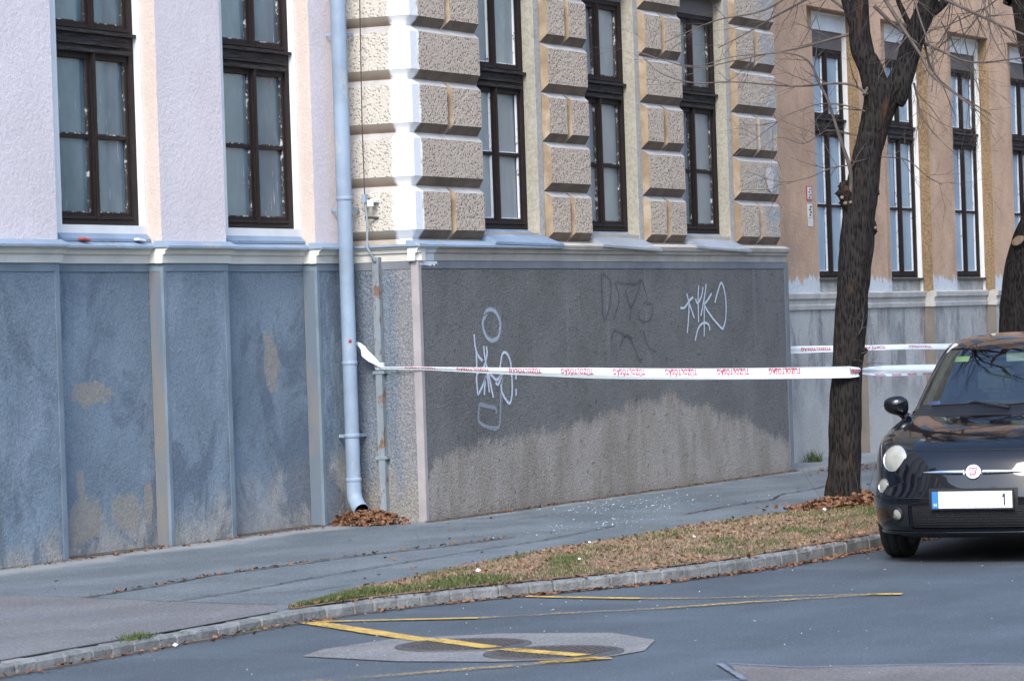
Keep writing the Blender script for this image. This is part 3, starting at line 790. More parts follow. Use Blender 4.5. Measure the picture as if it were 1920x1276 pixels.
# ---- rusticated centre
cen = root('rusticated_building', (26.8, 12.6, 0), 'projecting facade of rusticated beige stone blocks above a dark grey plinth', 'building')
YF, YJ, YW = 12.54, 12.60, 12.705
XR, XJ = 23.17, 23.23
cw = [(24.40, 25.45), (26.41, 27.43), (28.40, 29.47)]
bm = bmesh.new(); edges = [XJ]
for a, b in cw: edges += [a, b]
edges.append(30.6)
for i in range(0, len(edges), 2):
    box(bm, edges[i], edges[i+1], YJ, YJ+(.3 if i else .9), 2.2, ZT, 0, 1 if i else 0)
for a, b in cw:
    box(bm, a, b, YJ, YJ+.3, 2.2, 2.37, 0); box(bm, a, b, YJ, YJ+.3, 4.60, ZT, 0, 1, None, 1)
box(bm, 30.3, 30.6, YJ+.3, 13.6, 2.2, ZT, 0)
obj('wall', bm, [m_joint, m_reveal], cen)
for a, b in cw:                                                    # smooth margin beside each opening
    bm = bmesh.new(); box(bm, b, b+.10, YJ-.006, YJ-.001, 2.3, 4.75); obj('window_margin', bm, m_margin, cen)
# plinth
bm = bmesh.new(); box(bm, 23.15, 30.65, 12.515, 12.9, -.2, 2.129, 0)
for f in bm.faces:
    if f.calc_center_median().x < 23.2: f.material_index = 1
box(bm, 23.15, 23.5, 12.9, 13.4, -.2, 2.129, 1); box(bm, 30.3, 30.65, 12.9, 13.4, -.2, 2.129, 0)
obj('plinth_wall', bm, [m_plC, m_plR], cen)
bm = bmesh.new(); box(bm, 23.145, 23.19, 12.509, 12.575, -.1, 2.128); o = obj('corner_margin', bm, m_band, cen)
bm = bmesh.new(); box(bm, 23.19, 30.655, 12.510, 12.53, 2.072, 2.1285); box(bm, 30.56, 30.655, 12.510, 12.53, -.1, 2.072); obj('plinth_margin', bm, m_bandtop, cen)
bm = bmesh.new(); box(bm, 23.145, 23.16, 12.576, 13.2, 2.072, 2.1285); obj('plinth_margin', bm, m_bandtop, cen)
# cornice along return and front
bm = bmesh.new()
mould(bm, 23.11, 30.63, YF, CORN)
obj('cornice', bm, m_cornC, cen)
bm = bmesh.new()
A = []
for yy in (12.478, 13.2):
    A.append([bm.verts.new((XR-p, yy, z)) for p, z in CORN]+[bm.verts.new((XR+.04, yy, CORN[-1][1])), bm.verts.new((XR+.04, yy, CORN[0][1]))])
n = len(A[0])
for i in range(n): bm.faces.new((A[0][i], A[0][(i+1) % n], A[1][(i+1) % n], A[1][i]))
bm.faces.new(A[0]); bm.faces.new(A[1][::-1])
bmesh.ops.recalc_face_normals(bm, faces=bm.faces)
obj('cornice', bm, m_cornW, cen)
bm = bmesh.new(); mould(bm, 23.08, 25.62, YF, FLASH); box(bm, 23.083, 23.22, 12.46, 13.2, 2.2445, 2.262); obj('cornice_flashing', bm, m_zinc, cen)
bm = bmesh.new(); mould(bm, 25.62, 30.63, YF, [(.066, 2.244), (.07, 2.262), (.01, 2.288)]); obj('cornice_cap', bm, m_cornC, cen)
m_fresh = simple('fresh_white_paint', (.74, .76, .78), .7, 0, .04, 8)
bm = bmesh.new()                                                   # ragged fresh paint on the cornice corner and below
mould(bm, 23.105, 23.42, YF, [(p+.003, z+(.002 if k == 0 else 0)) for k, (p, z) in enumerate(CORN)])
vs = [(23.16, 2.128), (23.44, 2.128), (23.46, 2.10), (23.43, 2.112), (23.40, 2.085), (23.37, 2.104), (23.34, 2.088), (23.30, 2.095), (23.17, 2.098)]
bm.faces.new([bm.verts.new((x, 12.5065, z)) for x, z in vs])
obj('paint_patch', bm, m_fresh, cen)

def stone_mesh(name, w_, h_, dep=.06, bl=.035, bt=.045, bb=.070):
    """pillow block: base rectangle at the joint plane, bevelled to a hammered face; origin at base lower left"""
    nx, nz = max(3, int(w_/.05)), 9
    V = [(0, 0, 0), (w_, 0, 0), (w_, 0, h_), (0, 0, h_)]; Fc = []; mi = []
    base = len(V)
    for j in range(nz+1):
        for i in range(nx+1):
            x = bl+(w_-2*bl)*i/nx; z = bb+(h_-bb-bt)*j/nz
            e = 0 if (i in (0, nx) or j in (0, nz)) else random.uniform(-.001, .002)
            V.append((x+(random.uniform(-.002, .002) if 0 < i < nx else 0), -dep-e, z))
    idx = lambda i, j: base+j*(nx+1)+i
    for j in range(nz):
        for i in range(nx): Fc.append((idx(i, j), idx(i+1, j), idx(i+1, j+1), idx(i, j+1))); mi.append(0)
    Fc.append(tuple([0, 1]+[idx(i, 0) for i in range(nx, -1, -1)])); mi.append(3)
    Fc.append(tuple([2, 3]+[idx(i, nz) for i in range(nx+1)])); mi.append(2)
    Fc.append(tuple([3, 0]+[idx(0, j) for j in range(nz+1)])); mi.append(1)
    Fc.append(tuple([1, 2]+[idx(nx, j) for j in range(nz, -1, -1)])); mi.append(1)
    me = bpy.data.meshes.new(name); me.from_pydata(V, [], Fc)
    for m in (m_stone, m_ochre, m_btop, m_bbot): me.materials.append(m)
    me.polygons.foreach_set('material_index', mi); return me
cache = {}
def stone(x, z, w_, h_):
    k = (round(w_, 3), random.randint(0, 2))
    if k not in cache: cache[k] = stone_mesh('stone_block', w_, h_)
    o = link('stone_block', cache[k], cen); o.location = (x, YJ-.0005, z)
ROW, Z0 = .414, 2.305
for r_ in range(9):
    z = Z0+ROW*r_; h = ROW-.004
    for (a, b) in ((25.56, 26.39), (27.53, 28.38), (29.58, 30.60)):
        if r_ > 5 and r_ % 2 == 0: pass
        if r_ % 2 == 0:
            m_ = (a+b)/2; stone(a, z, m_-a-.008, h); stone(m_+.008, z, b-m_-.008, h)
        else: stone(a, z, b-a, h)
    # corner blocks wrap the arris
    xe = 24.385
    xf = (XJ+xe)/2 if r_ % 2 == 0 else xe
    bl, bt, bb = .035, .045, .070
    def ring(zz, face, x1):
        p = (XR, YF) if face else (XJ, YJ)
        ex = x1-(bl if face else 0)
        return [(p[0], 13.22, zz), (p[0], p[1]+(.02 if face else .0), zz), (p[0]+(.02 if face else 0), p[1], zz), (ex, p[1], zz)]
    V = ring(z, 0, xf)+ring(z+bb, 1, xf)+ring(z+h-bt, 1, xf)+ring(z+h, 0, xf)
    Fc = []; mi = []
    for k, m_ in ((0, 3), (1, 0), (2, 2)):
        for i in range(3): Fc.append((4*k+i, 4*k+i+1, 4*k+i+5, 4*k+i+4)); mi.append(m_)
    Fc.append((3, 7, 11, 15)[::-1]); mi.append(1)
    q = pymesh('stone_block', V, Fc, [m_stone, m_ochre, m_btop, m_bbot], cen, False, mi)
    if r_ % 2 == 0: stone(xf+.016, z, xe-xf-.016, h)
def sillC(a, b, lo, tilt):
    def f(par):
        y0, y1 = 12.46, YW
        pymesh('sill', [(a-.02, y0, 2.275+lo), (b+.16, y0-.01, 2.262+lo-tilt), (b-.0, y1, 2.40), (a, y1, 2.40), (a-.02, y0, 2.255+lo), (b+.16, y0-.01, 2.242+lo-tilt), (b+.0, y1, 2.26), (a, y1, 2.26)],
               [(0, 1, 2, 3), (4, 7, 6, 5), (0, 4, 5, 1), (0, 3, 7, 4), (1, 5, 6, 2)], m_flash if lo else m_flashG, par)
    return f
for i, (a, b) in enumerate(cw):
    window(cen, a, b, 2.405, 2.98 if i else 3.02, 3.56, 3.715, 4.43, 4.60, YW, m_glC, m_puttyW if i == 0 else m_putty, sillC(a, b, .012 if i == 0 else 0, 0 if i == 0 else .02))
# lost render on the right pier
bm = bmesh.new()
vs = [(30.22, 3.02), (30.36, 3.05), (30.41, 2.98), (30.40, 2.86), (30.36, 2.80), (30.27, 2.83), (30.23, 2.90), (30.20, 2.97)]
bm.faces.new([bm.verts.new((x, YF-.012, z)) for x, z in vs]); obj('bare_patch', bm, simple('bare_plaster', (.60, .56, .52), .9, 0, .12, 20), cen)

# ---- brown building
bro = root('brown_building', (40, 13.3, 0), 'brown rendered building with tall white edged windows behind the trees', 'building')
rw = [(33.36+2.15*k, 34.34+2.15*k) for k in range(12)]
rp = [(30.66, 32.93)]+[(34.36+2.15*k, 35.08+2.15*k) for k in range(12)]
bm = bmesh.new(); edges = [30.66]
for a, b in rw: edges += [a, b]
edges.append(60.2)
for i in range(0, len(edges), 2): box(bm, edges[i], edges[i+1], YR, YR+.4, 1.84, 14, 0, 1)
for a, b in rw:
    box(bm, a, b, YR+.03, YR+.4, 1.84, 2.0, 2); box(bm, a, b, YR, YR+.4, 4.80, 14, 0, 1, None, 1)
    box(bm, a, b, YR+.035, YR+.4, 4.62, 4.80, 1)
obj('wall', bm, [m_brown, m_white, m_rough], bro)
for a, b in rp:
    bm = bmesh.new(); box(bm, a, b, YP, YR-.001, 1.84, 4.82, 0, 1); obj('pilaster', bm, [m_brown, m_ochR], bro)
    bm = bmesh.new(); box(bm, a, b, YP, YR-.001, -.1, 1.67, 0, 1); obj('plinth_pilaster', bm, [m_plRt, m_plRs], bro)
bm = bmesh.new(); box(bm, 30.66, 60.2, YP+.002, YR+.01, 4.82, 14); obj('upper_wall', bm, m_brown, bro)
bm = bmesh.new(); box(bm, 30.66, 60.2, YR+.002, YR+.4, -.2, 1.84); obj('plinth_wall', bm, m_plRt, bro)
CR = [(.01, 1.668), (.022, 1.672), (.028, 1.715), (.012, 1.725), (.012, 1.775), (.04, 1.785), (.046, 1.835), (.0, 1.85)]
prev = 30.66
for a, b in rp:
    if a-prev > .1:
        bm = bmesh.new(); mould(bm, prev, a, YR, CR); obj('cornice', bm, m_cornR, bro)
    bm = bmesh.new(); mould(bm, a-.02, b+.02, YP, CR); box(bm, a-.017, b+.017, YP-.006, YR-.003, 1.671, 1.838); obj('cornice', bm, m_cornR, bro); prev = b
def sillR(a, b):
    def f(par):
        bm = bmesh.new(); box(bm, a-.005, b+.005, YR-.015, YR+.06, 1.975, 1.995); obj('sill', bm, m_darkmetal, par)
    return f
for i, (a, b) in enumerate(rw):
    if i > 7: continue
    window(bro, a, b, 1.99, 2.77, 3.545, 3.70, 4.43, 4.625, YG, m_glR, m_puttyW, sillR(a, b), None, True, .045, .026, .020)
m_upg = glass('upper_window_glass', (.05, .06, .07), (.1, .12, .13))
for k in range(12):                                                # upper floor windows, seen only in reflections
    for z in (6.2, 10.0):
        bm = bmesh.new(); box(bm, 33.36+2.15*k, 34.34+2.15*k, YP-.01, YP+.01, z, z+2.2); obj('upper_window', bm, m_upg, bro)
for (z0, z1, x, lab, redb) in ((2.80, 2.945, 32.84, 'small white number plate with a red rim on the brown wall', True), (2.62, 2.76, 32.85, 'narrow dark lettered plate on the brown wall', False), (2.53, 2.615, 32.86, 'small blank white plate on the brown wall', False)):
    t = root('wall_plate', (x, YP, z0), lab, 'sign', 'small plates fixed to the brown wall')
    wd = .085 if redb else .075
    bm = bmesh.new(); box(bm, x-wd, x+wd-.03, YP-.008, YP-.001, z0, z1, 0); obj('plate', bm, simple('plate_red' if redb else 'plate_blank', (.5, .06, .07) if redb else (.7, .7, .68), .5), t)
    if redb:
        bm = bmesh.new(); box(bm, x-wd+.018, x+wd-.045, YP-.010, YP-.0085, z0+.012, z1-.012); obj('plate_face', bm, m_litter, t)
    if z0 != 2.53:
        bm = bmesh.new()
        for k in range(4): box(bm, x-.045+(k % 2)*.02, x+.0+(k % 2)*.02, YP-.0125, YP-.0105, z0+.02+k*.028, z0+.034+k*.028)
        obj('lettering', bm, m_darkmetal, t)

# ------------------------------------------------------------------ graffiti (flat spray paint on the plinth)
def spray(name, c, a_max, seed):
    g = G(name); uv = g.t.nodes.new('ShaderNodeTexCoord').outputs['UV']
    sp_ = g.t.nodes.new('ShaderNodeSeparateXYZ'); g.L(uv, sp_.inputs[0])
    e = g.f('SUBTRACT', 1.0, g.f('ABSOLUTE', g.f('MULTIPLY_ADD', sp_.outputs[1], 2.0, -1.0)))
    a = g.f('MULTIPLY', g.step(g.f('ADD', e, g.f('MULTIPLY', g.f('SUBTRACT', g.noise(75, 4, .7), .5), 1.0)), .15, .75), a_max)
    g.col(c).rough(.7).alpha(a); g.bump(g.noise(62, 3), .8, .006); return g.m
m_spW = spray('white_spray', (.60, .66, .73), .9, 1); m_spH = spray('hazy_white_spray', (.42, .47, .53), .50, 2); m_spD = spray('faded_blue_spray', (.045, .05, .075), .32, 3)
def stroke_set(name, strokes, mat, wd, parent, label, y=12.511):
    me = bpy.data.meshes.new(name); V = []; Fc = []; UV = []
    for k, s_ in enumerate(strokes):
        w_ = wd
        if isinstance(s_, tuple): s_, w_ = s_
        P = [Vector(p) for p in s_]; L = []
        if len(P) == 2: L = [P[0].lerp(P[1], i/8) for i in range(9)]
        else:
            Q = [P[0]*2-P[1]]+P+[P[-1]*2-P[-2]]
            for i in range(1, len(Q)-2):
                for j in range(6):
                    t = j/6; a, b, c, d = Q[i-1:i+3]
                    L.append(.5*((2*b)+(c-a)*t+(2*a-5*b+4*c-d)*t*t+(3*b-a-3*c+d)*t**3))
            L.append(P[-1])
        st = len(V)
        for i, p in enumerate(L):
            d = (L[min(i+1, len(L)-1)]-L[max(0, i-1)]).normalized(); nr = Vector((-d.y, d.x))
            for s2 in (-1, 1):
                q = p+nr*s2*w_/2; V.append((q.x, y-.0004*k, q.y)); UV.append((i/(len(L)-1), (s2+1)/2))
        for i in range(len(L)-1): Fc.append((st+2*i, st+2*i+2, st+2*i+3, st+2*i+1))
    me.from_pydata(V, [], Fc); uvl = me.uv_layers.new()
    for lp_ in me.loops: uvl.data[lp_.index].uv = UV[lp_.vertex_index]
    me.materials.append(mat); o = link(name, me, parent); o['label'] = label; return o
o_ = [(24.274, 1.709), (24.205, 1.659), (24.2, 1.595), (24.26, 1.521), (24.352, 1.494), (24.457, 1.518), (24.501, 1.603), (24.478, 1.677), (24.397, 1.733), (24.295, 1.739), (24.227, 1.701)]
W1 = [o_, [(24.04, 1.551), (24.045, 1.491), (24.067, 1.415), (24.119, 1.363), (24.172, 1.336)], [(24.2, 1.454), (24.204, 1.395), (24.227, 1.317), (24.267, 1.231), (24.306, 1.123), (24.337, 1.037)],
      [(24.246, 1.449), (24.25, 1.381), (24.177, 1.276), (24.063, 1.228), (24.064, 1.109), (24.08, 1.075), (24.168, 1.149), (24.219, 1.211), (24.196, 1.148), (24.181, 1.063)],
      [(24.067, 1.406), (24.064, 1.237)], [(24.295, 1.23), (24.403, 1.176), (24.501, 1.225), (24.429, 1.141), (24.383, 1.159)],
      [(24.467, 1.269), (24.512, 1.375), (24.58, 1.391), (24.652, 1.329), (24.672, 1.22), (24.671, 1.069), (24.626, .984), (24.561, 1.008), (24.49, 1.074), (24.476, 1.139)],
      [(24.749, 1.218), (24.747, 1.17)], [(24.739, 1.095), (24.737, 1.04)], [(24.239, 1.232), (24.266, 1.082)]]
stroke_set('graffiti', W1, m_spW, .046, cen, 'white sprayed scrawl crossed by the barrier tape')
stroke_set('graffiti', [(o_, .075)], m_spH, .06, cen, 'hazy white sprayed loop above the scrawl', 12.5098)
stroke_set('graffiti', [([(24.508, 1.19), (24.47, 1.054), (24.448, .883), (24.414, .798), (24.282, .795), (24.118, .832), (24.065, .876), (24.081, .96), (24.101, .989), (24.248, .967), (24.368, .95), (24.384, .906)], .06)], m_spH, .06, cen, 'hazy white sprayed box below the scrawl', 12.5098)
W2 = [[(28.227, 1.846), (28.267, 1.749), (28.243, 1.605), (28.21, 1.49)], [(28.075, 1.718), (28.17, 1.721), (28.294, 1.788), (28.368, 1.811)], [(28.257, 1.774), (28.322, 1.691), (28.376, 1.623)],
      [(28.496, 1.917), (28.474, 1.796), (28.469, 1.583)], [(28.414, 1.797), (28.459, 1.757), (28.548, 1.815), (28.592, 1.902)], [(28.667, 1.931), (28.621, 1.819), (28.522, 1.64)],
      [(28.782, 1.843), (28.692, 1.785), (28.615, 1.737), (28.753, 1.637), (28.906, 1.557), (29.014, 1.511)], [(28.849, 1.759), (28.932, 1.866), (29.012, 1.94), (29.08, 1.866), (29.108, 1.742), (29.083, 1.594), (29.014, 1.511)],
      [(28.372, 1.419), (28.453, 1.529), (28.577, 1.576), (28.685, 1.56), (28.717, 1.506)], [(28.601, 1.722), (28.579, 1.454)]]
stroke_set('graffiti', W2, m_spW, .042, cen, 'white sprayed tag in spiky letters near the right end')
D = [[(26.44, 2.018), (26.435, 1.812), (26.464, 1.629), (26.58, 1.742), (26.617, 1.948), (26.473, 2.027)], [(26.704, 1.957), (26.78, 1.809), (26.657, 1.626)], [(26.736, 1.948), (27.12, 1.937), (27.235, 1.974)],
     [(26.917, 1.878), (27.016, 1.738), (27.182, 1.876), (27.257, 1.97), (27.356, 1.805), (27.274, 1.759)], [(27.016, 1.738), (26.985, 1.622)], [(27.18, 1.713), (27.185, 1.628), (27.34, 1.603), (27.458, 1.663), (27.443, 1.757), (27.329, 1.749)],
     [(26.589, 1.443), (26.65, 1.534), (26.811, 1.508), (27.027, 1.458)], [(26.748, 1.394), (26.919, 1.493), (27.075, 1.364), (27.177, 1.245)], [(27.255, 1.524), (27.356, 1.382), (27.523, 1.331)]]
stroke_set('graffiti', D, m_spD, .045, cen, 'faded dark blue sprayed letters left of the white tag')

# ------------------------------------------------------------------ downpipe and lightning conductor
PX, PY = 22.925, 13.02
dp = root('downpipe', (PX, PY, .25), 'blue grey painted downpipe in the corner beside the lavender wing', 'downpipe')
bm = bmesh.new(); tube(bm, [(PX, PY, 2.62), (PX, PY, ZT)], .060, 24); obj('pipe_section', bm, m_zinc, dp)
bm = bmesh.new(); tube(bm, [(PX, PY, .40), (PX, PY, 1.2), (PX, PY, 2.63)], [.056, .056, .057], 24); obj('pipe_section', bm, m_zinc, dp)
bm = bmesh.new()
pts = [(PX, PY, .45), (PX, PY, .36), (PX-.008, PY-.012, .31), (PX-.035, PY-.05, .26), (PX-.075, PY-.105, .225)]
rg = tube(bm, pts, [.060, .060, .060, .061, .062], 24, 0, False)
lo = rg[-1]; c_ = sum((v.co for v in lo), Vector())/24; ax = (Vector(pts[-1])-Vector(pts[-2])).normalized()
inn = [bm.verts.new(c_+(v.co-c_)*.93) for v in lo]; deep = [bm.verts.new(c_+(v.co-c_)*.93-ax*.11) for v in lo]
for k in range(24):
    bm.faces.new((lo[k], lo[(k+1) % 24], inn[(k+1) % 24], inn[k])); f = bm.faces.new((inn[k], inn[(k+1) % 24], deep[(k+1) % 24], deep[k])); f.material_index = 1
f = bm.faces.new(deep); f.material_index = 1
obj('outlet_elbow', bm, [m_zinc, m_black], dp)
for z, r_ in ((2.63, .0635), (1.36, .0605), (.80, .063), (.46, .063)):
    bm = bmesh.new(); lathe(bm, [(r_-.006, -.018), (r_, -.012), (r_, .012), (r_-.006, .018)], (PX, PY, z), (0, 0, 1), 24); obj('joint_collar', bm, m_zinc, dp)
for z in (.80, 2.55, 3.9):
    bm = bmesh.new(); box(bm, PX+.05, 23.14, PY-.008, PY+.008, z-.012, z+.012); box(bm, PX-.004, PX+.004, PY+.05, 13.135, z-.012, z+.012); obj('bracket', bm, m_zinc, dp)
bm = bmesh.new(); lathe(bm, [(0, .004), (.012, .003), (.014, 0)], (PX-.045, PY-.036, 1.53), (-.78, -.62, 0), 12); obj('paint_spot', bm, simple('red_spot', (.45, .04, .06), .6), dp)

lc = root('lightning_conductor', (23.1, 12.865, .1), 'thin wire running down into a rusty grey steel guard beside the corner', 'lightning conductor')
bm = bmesh.new(); cx, cy = 23.10, 12.862
box(bm, cx-.004, cx+.045, cy-.028, cy+.028, .112, 2.17); o = obj('guard_channel', bm, m_rust, lc)
bm = bmesh.new(); tube(bm, [(23.09, 12.92, ZT), (23.09, 12.917, 4.2), (23.085, 12.93, 3.2), (23.09, 12.93, 2.62)], .0045, 6); obj('wire', bm, m_darkmetal, lc)
bm = bmesh.new(); tube(bm, [(23.09, 12.93, 2.60), (23.09, 12.918, 2.47), (23.08, 12.915, 2.34), (23.045, 12.90, 2.25), (23.06, 12.875, 2.19), (23.09, 12.86, 2.14)], [.011, .010, .008, .012, .011, .014], 8); obj('wire_end', bm, m_rust, lc)
bm = bmesh.new(); box(bm, 23.07, 23.11, 12.915, 12.945, 2.595, 2.66); obj('clamp', bm, m_zinc, lc)
bm = bmesh.new(); tube(bm, [(23.17, 12.93, 2.63), (23.09, 12.96, 2.625)], .005, 6); tube(bm, [(23.17, 12.86, 2.475), (23.085, 12.93, 2.482)], .010, 6); obj('wall_hook', bm, m_darkmetal, lc)
bm = bmesh.new(); tube(bm, [(23.14, 12.95, 1.26), (23.09, 12.862, 1.262)], .03, 10); obj('tape_knot', bm, m_litter, lc) if False else bm.free()
for z in (1.28, .62):
    bm = bmesh.new(); box(bm, 23.095-.006, 23.15, cy-.05, cy+.05, z-.012, z+.012); obj('guard_clip', bm, m_rust, lc)
ib = root('iron_bracket', (23.15, 12.86, 2.52), 'small pale stub bracket sticking out beside the wire', 'bracket')
bm = bmesh.new(); box(bm, 23.06, 23.18, 12.845, 12.895, 2.595, 2.615); box(bm, 23.06, 23.075, 12.845, 12.895, 2.565, 2.595); obj('stub', bm, m_litter, ib)

# ------------------------------------------------------------------ barrier tapes
g = G('barrier_tape_plastic'); g.col(g.var((.72, .77, .78), .05, 6)).rough(.35); g.put(g.b.inputs['Subsurface Weight'], .0)
g.bump(g.noise(18, 3, .5, g.sc(1, 1, 3)), .25, .006); m_tape = g.m
g = G('tape_red_print'); g.col((.50, .02, .07)).rough(.5); m_print = g.m
def tape_frame(path, wfun, nfun):
    """returns f(s along length in m, v in -.5...5) -> point, total length"""
    P = [Vector(p) for p in path]; cum = [0]
    for a, b in zip(P[:-1], P[1:]): cum.append(cum[-1]+(b-a).length)
    def f(s, v, off=0):
        s = max(0, min(cum[-1]-1e-4, s)); i = max(k for k in range(len(cum)-1) if cum[k] <= s)
        t = (s-cum[i])/(cum[i+1]-cum[i]); p = P[i].lerp(P[i+1], t)
        d = (P[min(i+1, len(P)-1)]-P[i]).normalized()
        ang, wd = nfun(s/cum[-1]), wfun(s/cum[-1])
        up = Vector((0, 0, 1)); side = Vector((d.y, -d.x, 0)).normalized()   # towards the street
        wdir = up*math.cos(ang)+side*math.sin(ang); nrm = side*math.cos(ang)-up*math.sin(ang)
        return p+wdir*v*wd+nrm*(off+.006*math.sin(v*math.pi*2+s*1.1)*(wd/.08))
    return f, cum[-1]
def tape_mesh(name, f, L, parent, n=120):
    V = []; Fc = []; m = 7
    for i in range(n+1):
        for j in range(m): V.append(f(L*i/n, j/(m-1)-.5))
    for i in range(n):
        for j in range(m-1): a = i*m+j; Fc.append((a, a+m, a+m+1, a+1))
    return pymesh(name, V, Fc, m_tape, parent, True)
_txt = None
def word_mesh(txt):
    cu = bpy.data.curves.new('t', 'FONT'); cu.body = txt; cu.size = 1; cu.resolution_u = 2; cu.offset = .03
    to = bpy.data.objects.new('t', cu); COL.objects.link(to)
    dg = bpy.context.evaluated_depsgraph_get(); me = bpy.data.meshes.new_from_object(to.evaluated_get(dg))
    vs = np.array([v.co[:] for v in me.vertices]); fs = [tuple(p.vertices) for p in me.polygons]
    bpy.data.objects.remove(to); bpy.data.curves.remove(cu); bpy.data.meshes.remove(me)
    mn_, mx = vs.min(0), vs.max(0); vs = (vs-mn_)/(mx-mn_+1e-9)[None, :]
    return vs, fs
WV, WF = word_mesh('TÜZOLTÓSÁG')
def print_words(f, L, parent, pitch, wlen, first, v0, v1, flip=True, last=None):
    s = first
    while s+wlen < (last or L):
        V = []
        for x, y, _ in WV:
            u_, v_ = (1-x, 1-y) if flip else (x, y)
            V.append(f(s+u_*wlen, v0+(v1-v0)*v_, .0025))
        pymesh('lettering', V, WF, m_print, parent); s += pitch
t1 = root('barrier_tape', (23.1, 12.82, 1.3), 'nearer white barrier tape with red lettering, from rusty guard to forked tree and on', 'barrier tape')
A, B = Vector((23.07, 12.83, 1.315)), Vector((24.86, 9.655, 1.160))
path = [A.lerp(Vector((23.122, 12.50, 1.303)), i/6) for i in range(6)]
for i in range(41):
    t = i/40; p = Vector((23.122, 12.50, 1.303)).lerp(B, t); p.z -= .028*math.sin(math.pi*t); path.append(p)
f1, L1 = tape_frame(path, lambda t: interp(t, [(0, .022), (.12, .030), (.3, .06), (.45, .085), (1, .090)]), lambda t: interp(t, [(0, .5), (.3, .3), (.6, .05), (1, 0)]))
tape_mesh('tape_run', f1, L1, t1)
print_words(f1, L1, t1, .405, .25, .20, -.22, .44)
# past the tree: crumpled where it is pinned, then taut to the next tree
pa = [(24.86, 9.655, 1.160), (24.93, 9.63, 1.157), (25.0, 9.625, 1.158), (25.08, 9.64, 1.160)]
f2, L2 = tape_frame(pa, lambda t: .088-.03*t, lambda t: 0)
tape_mesh('tape_wrap', f2, L2, t1, 20); print_words(f2, L2+.2, t1, 1, .17, .01, -.3, .3)
path = [Vector((25.08, 9.64, 1.160)).lerp(Vector((30.05, 9.80, 1.07)), i/30) for i in range(31)]
f3, L3 = tape_frame(path, lambda t: interp(t, [(0, .045), (.06, .075), (.12, .09), (1, .085)]), lambda t: interp(t, [(0, .1), (.1, -.35), (.3, -.15), (1, .2)]))
tape_mesh('tape_run', f3, L3, t1); print_words(f3, L3, t1, .405, .245, .3, -.52, -.30)
# knot and fluttering tail at the guard
bm = bmesh.new()
for k in range(5):
    z = 1.305+k*.009; rr_ = []
    lathe(bm, [(.037, -.007), (.042, 0), (.037, .007)], (23.118+random.uniform(-.003, .003), 12.862, z), (random.uniform(-.15, .15), random.uniform(-.2, .2), 1), 14)
obj('knot', bm, m_tape, t1)
V = []; Fc = []
cl = [((23.07, 12.815, 1.315), .010), ((23.05, 12.84, 1.345), .032), ((23.03, 12.885, 1.385), .060), ((23.02, 12.935, 1.43), .066), ((23.04, 12.965, 1.475), .040), ((23.02, 12.985, 1.502), .030), ((23.045, 13.02, 1.515), .022), ((23.03, 13.05, 1.50), .010)]
for k, (p, wd) in enumerate(cl):
    p = Vector(p); d = Vector((.15, .5, .85)).normalized(); wv = Vector((-.25, .55, -.45)).normalized()
    for j in range(5):
        t = j/4-.5; V.append(p+wv*t*wd+Vector((-1, -.4, 0))*(.25-t*t)*wd*(.9 if k % 2 else -.3))
for k in range(len(cl)-1):
    for j in range(4): a = k*5+j; Fc.append((a, a+5, a+6, a+1))
pymesh('loose_end', V, Fc, m_tape, t1, True)
t2 = root('barrier_tape', (31.2, 12.9, 1.28), 'farther white barrier tape passing behind the forked tree before the weathered plinth', 'barrier tape')
path = [Vector((31.1, 13.08, 1.290)).lerp(Vector((30.15, 10.1, 1.215)), i/30)+Vector((0, 0, -.0*math.sin(math.pi*i/30))) for i in range(31)]
path = [Vector((30.70, 13.10, 1.285)).lerp(Vector((32.2, 11.9, 1.27)), i/10) for i in range(10)]+[Vector((32.2, 11.9, 1.27)).lerp(Vector((37.5, 9.9, 1.12)), i/20) for i in range(21)]
f4, L4 = tape_frame(path, lambda t: interp(t, [(0, .085), (.2, .055), (.4, .065), (1, .075)]), lambda t: interp(t, [(0, .1), (.25, -.5), (.5, .1), (1, .3)]))
tape_mesh('tape_run', f4, L4, t2); print_words(f4, L4, t2, .62, .34, .1, -.3, .25)

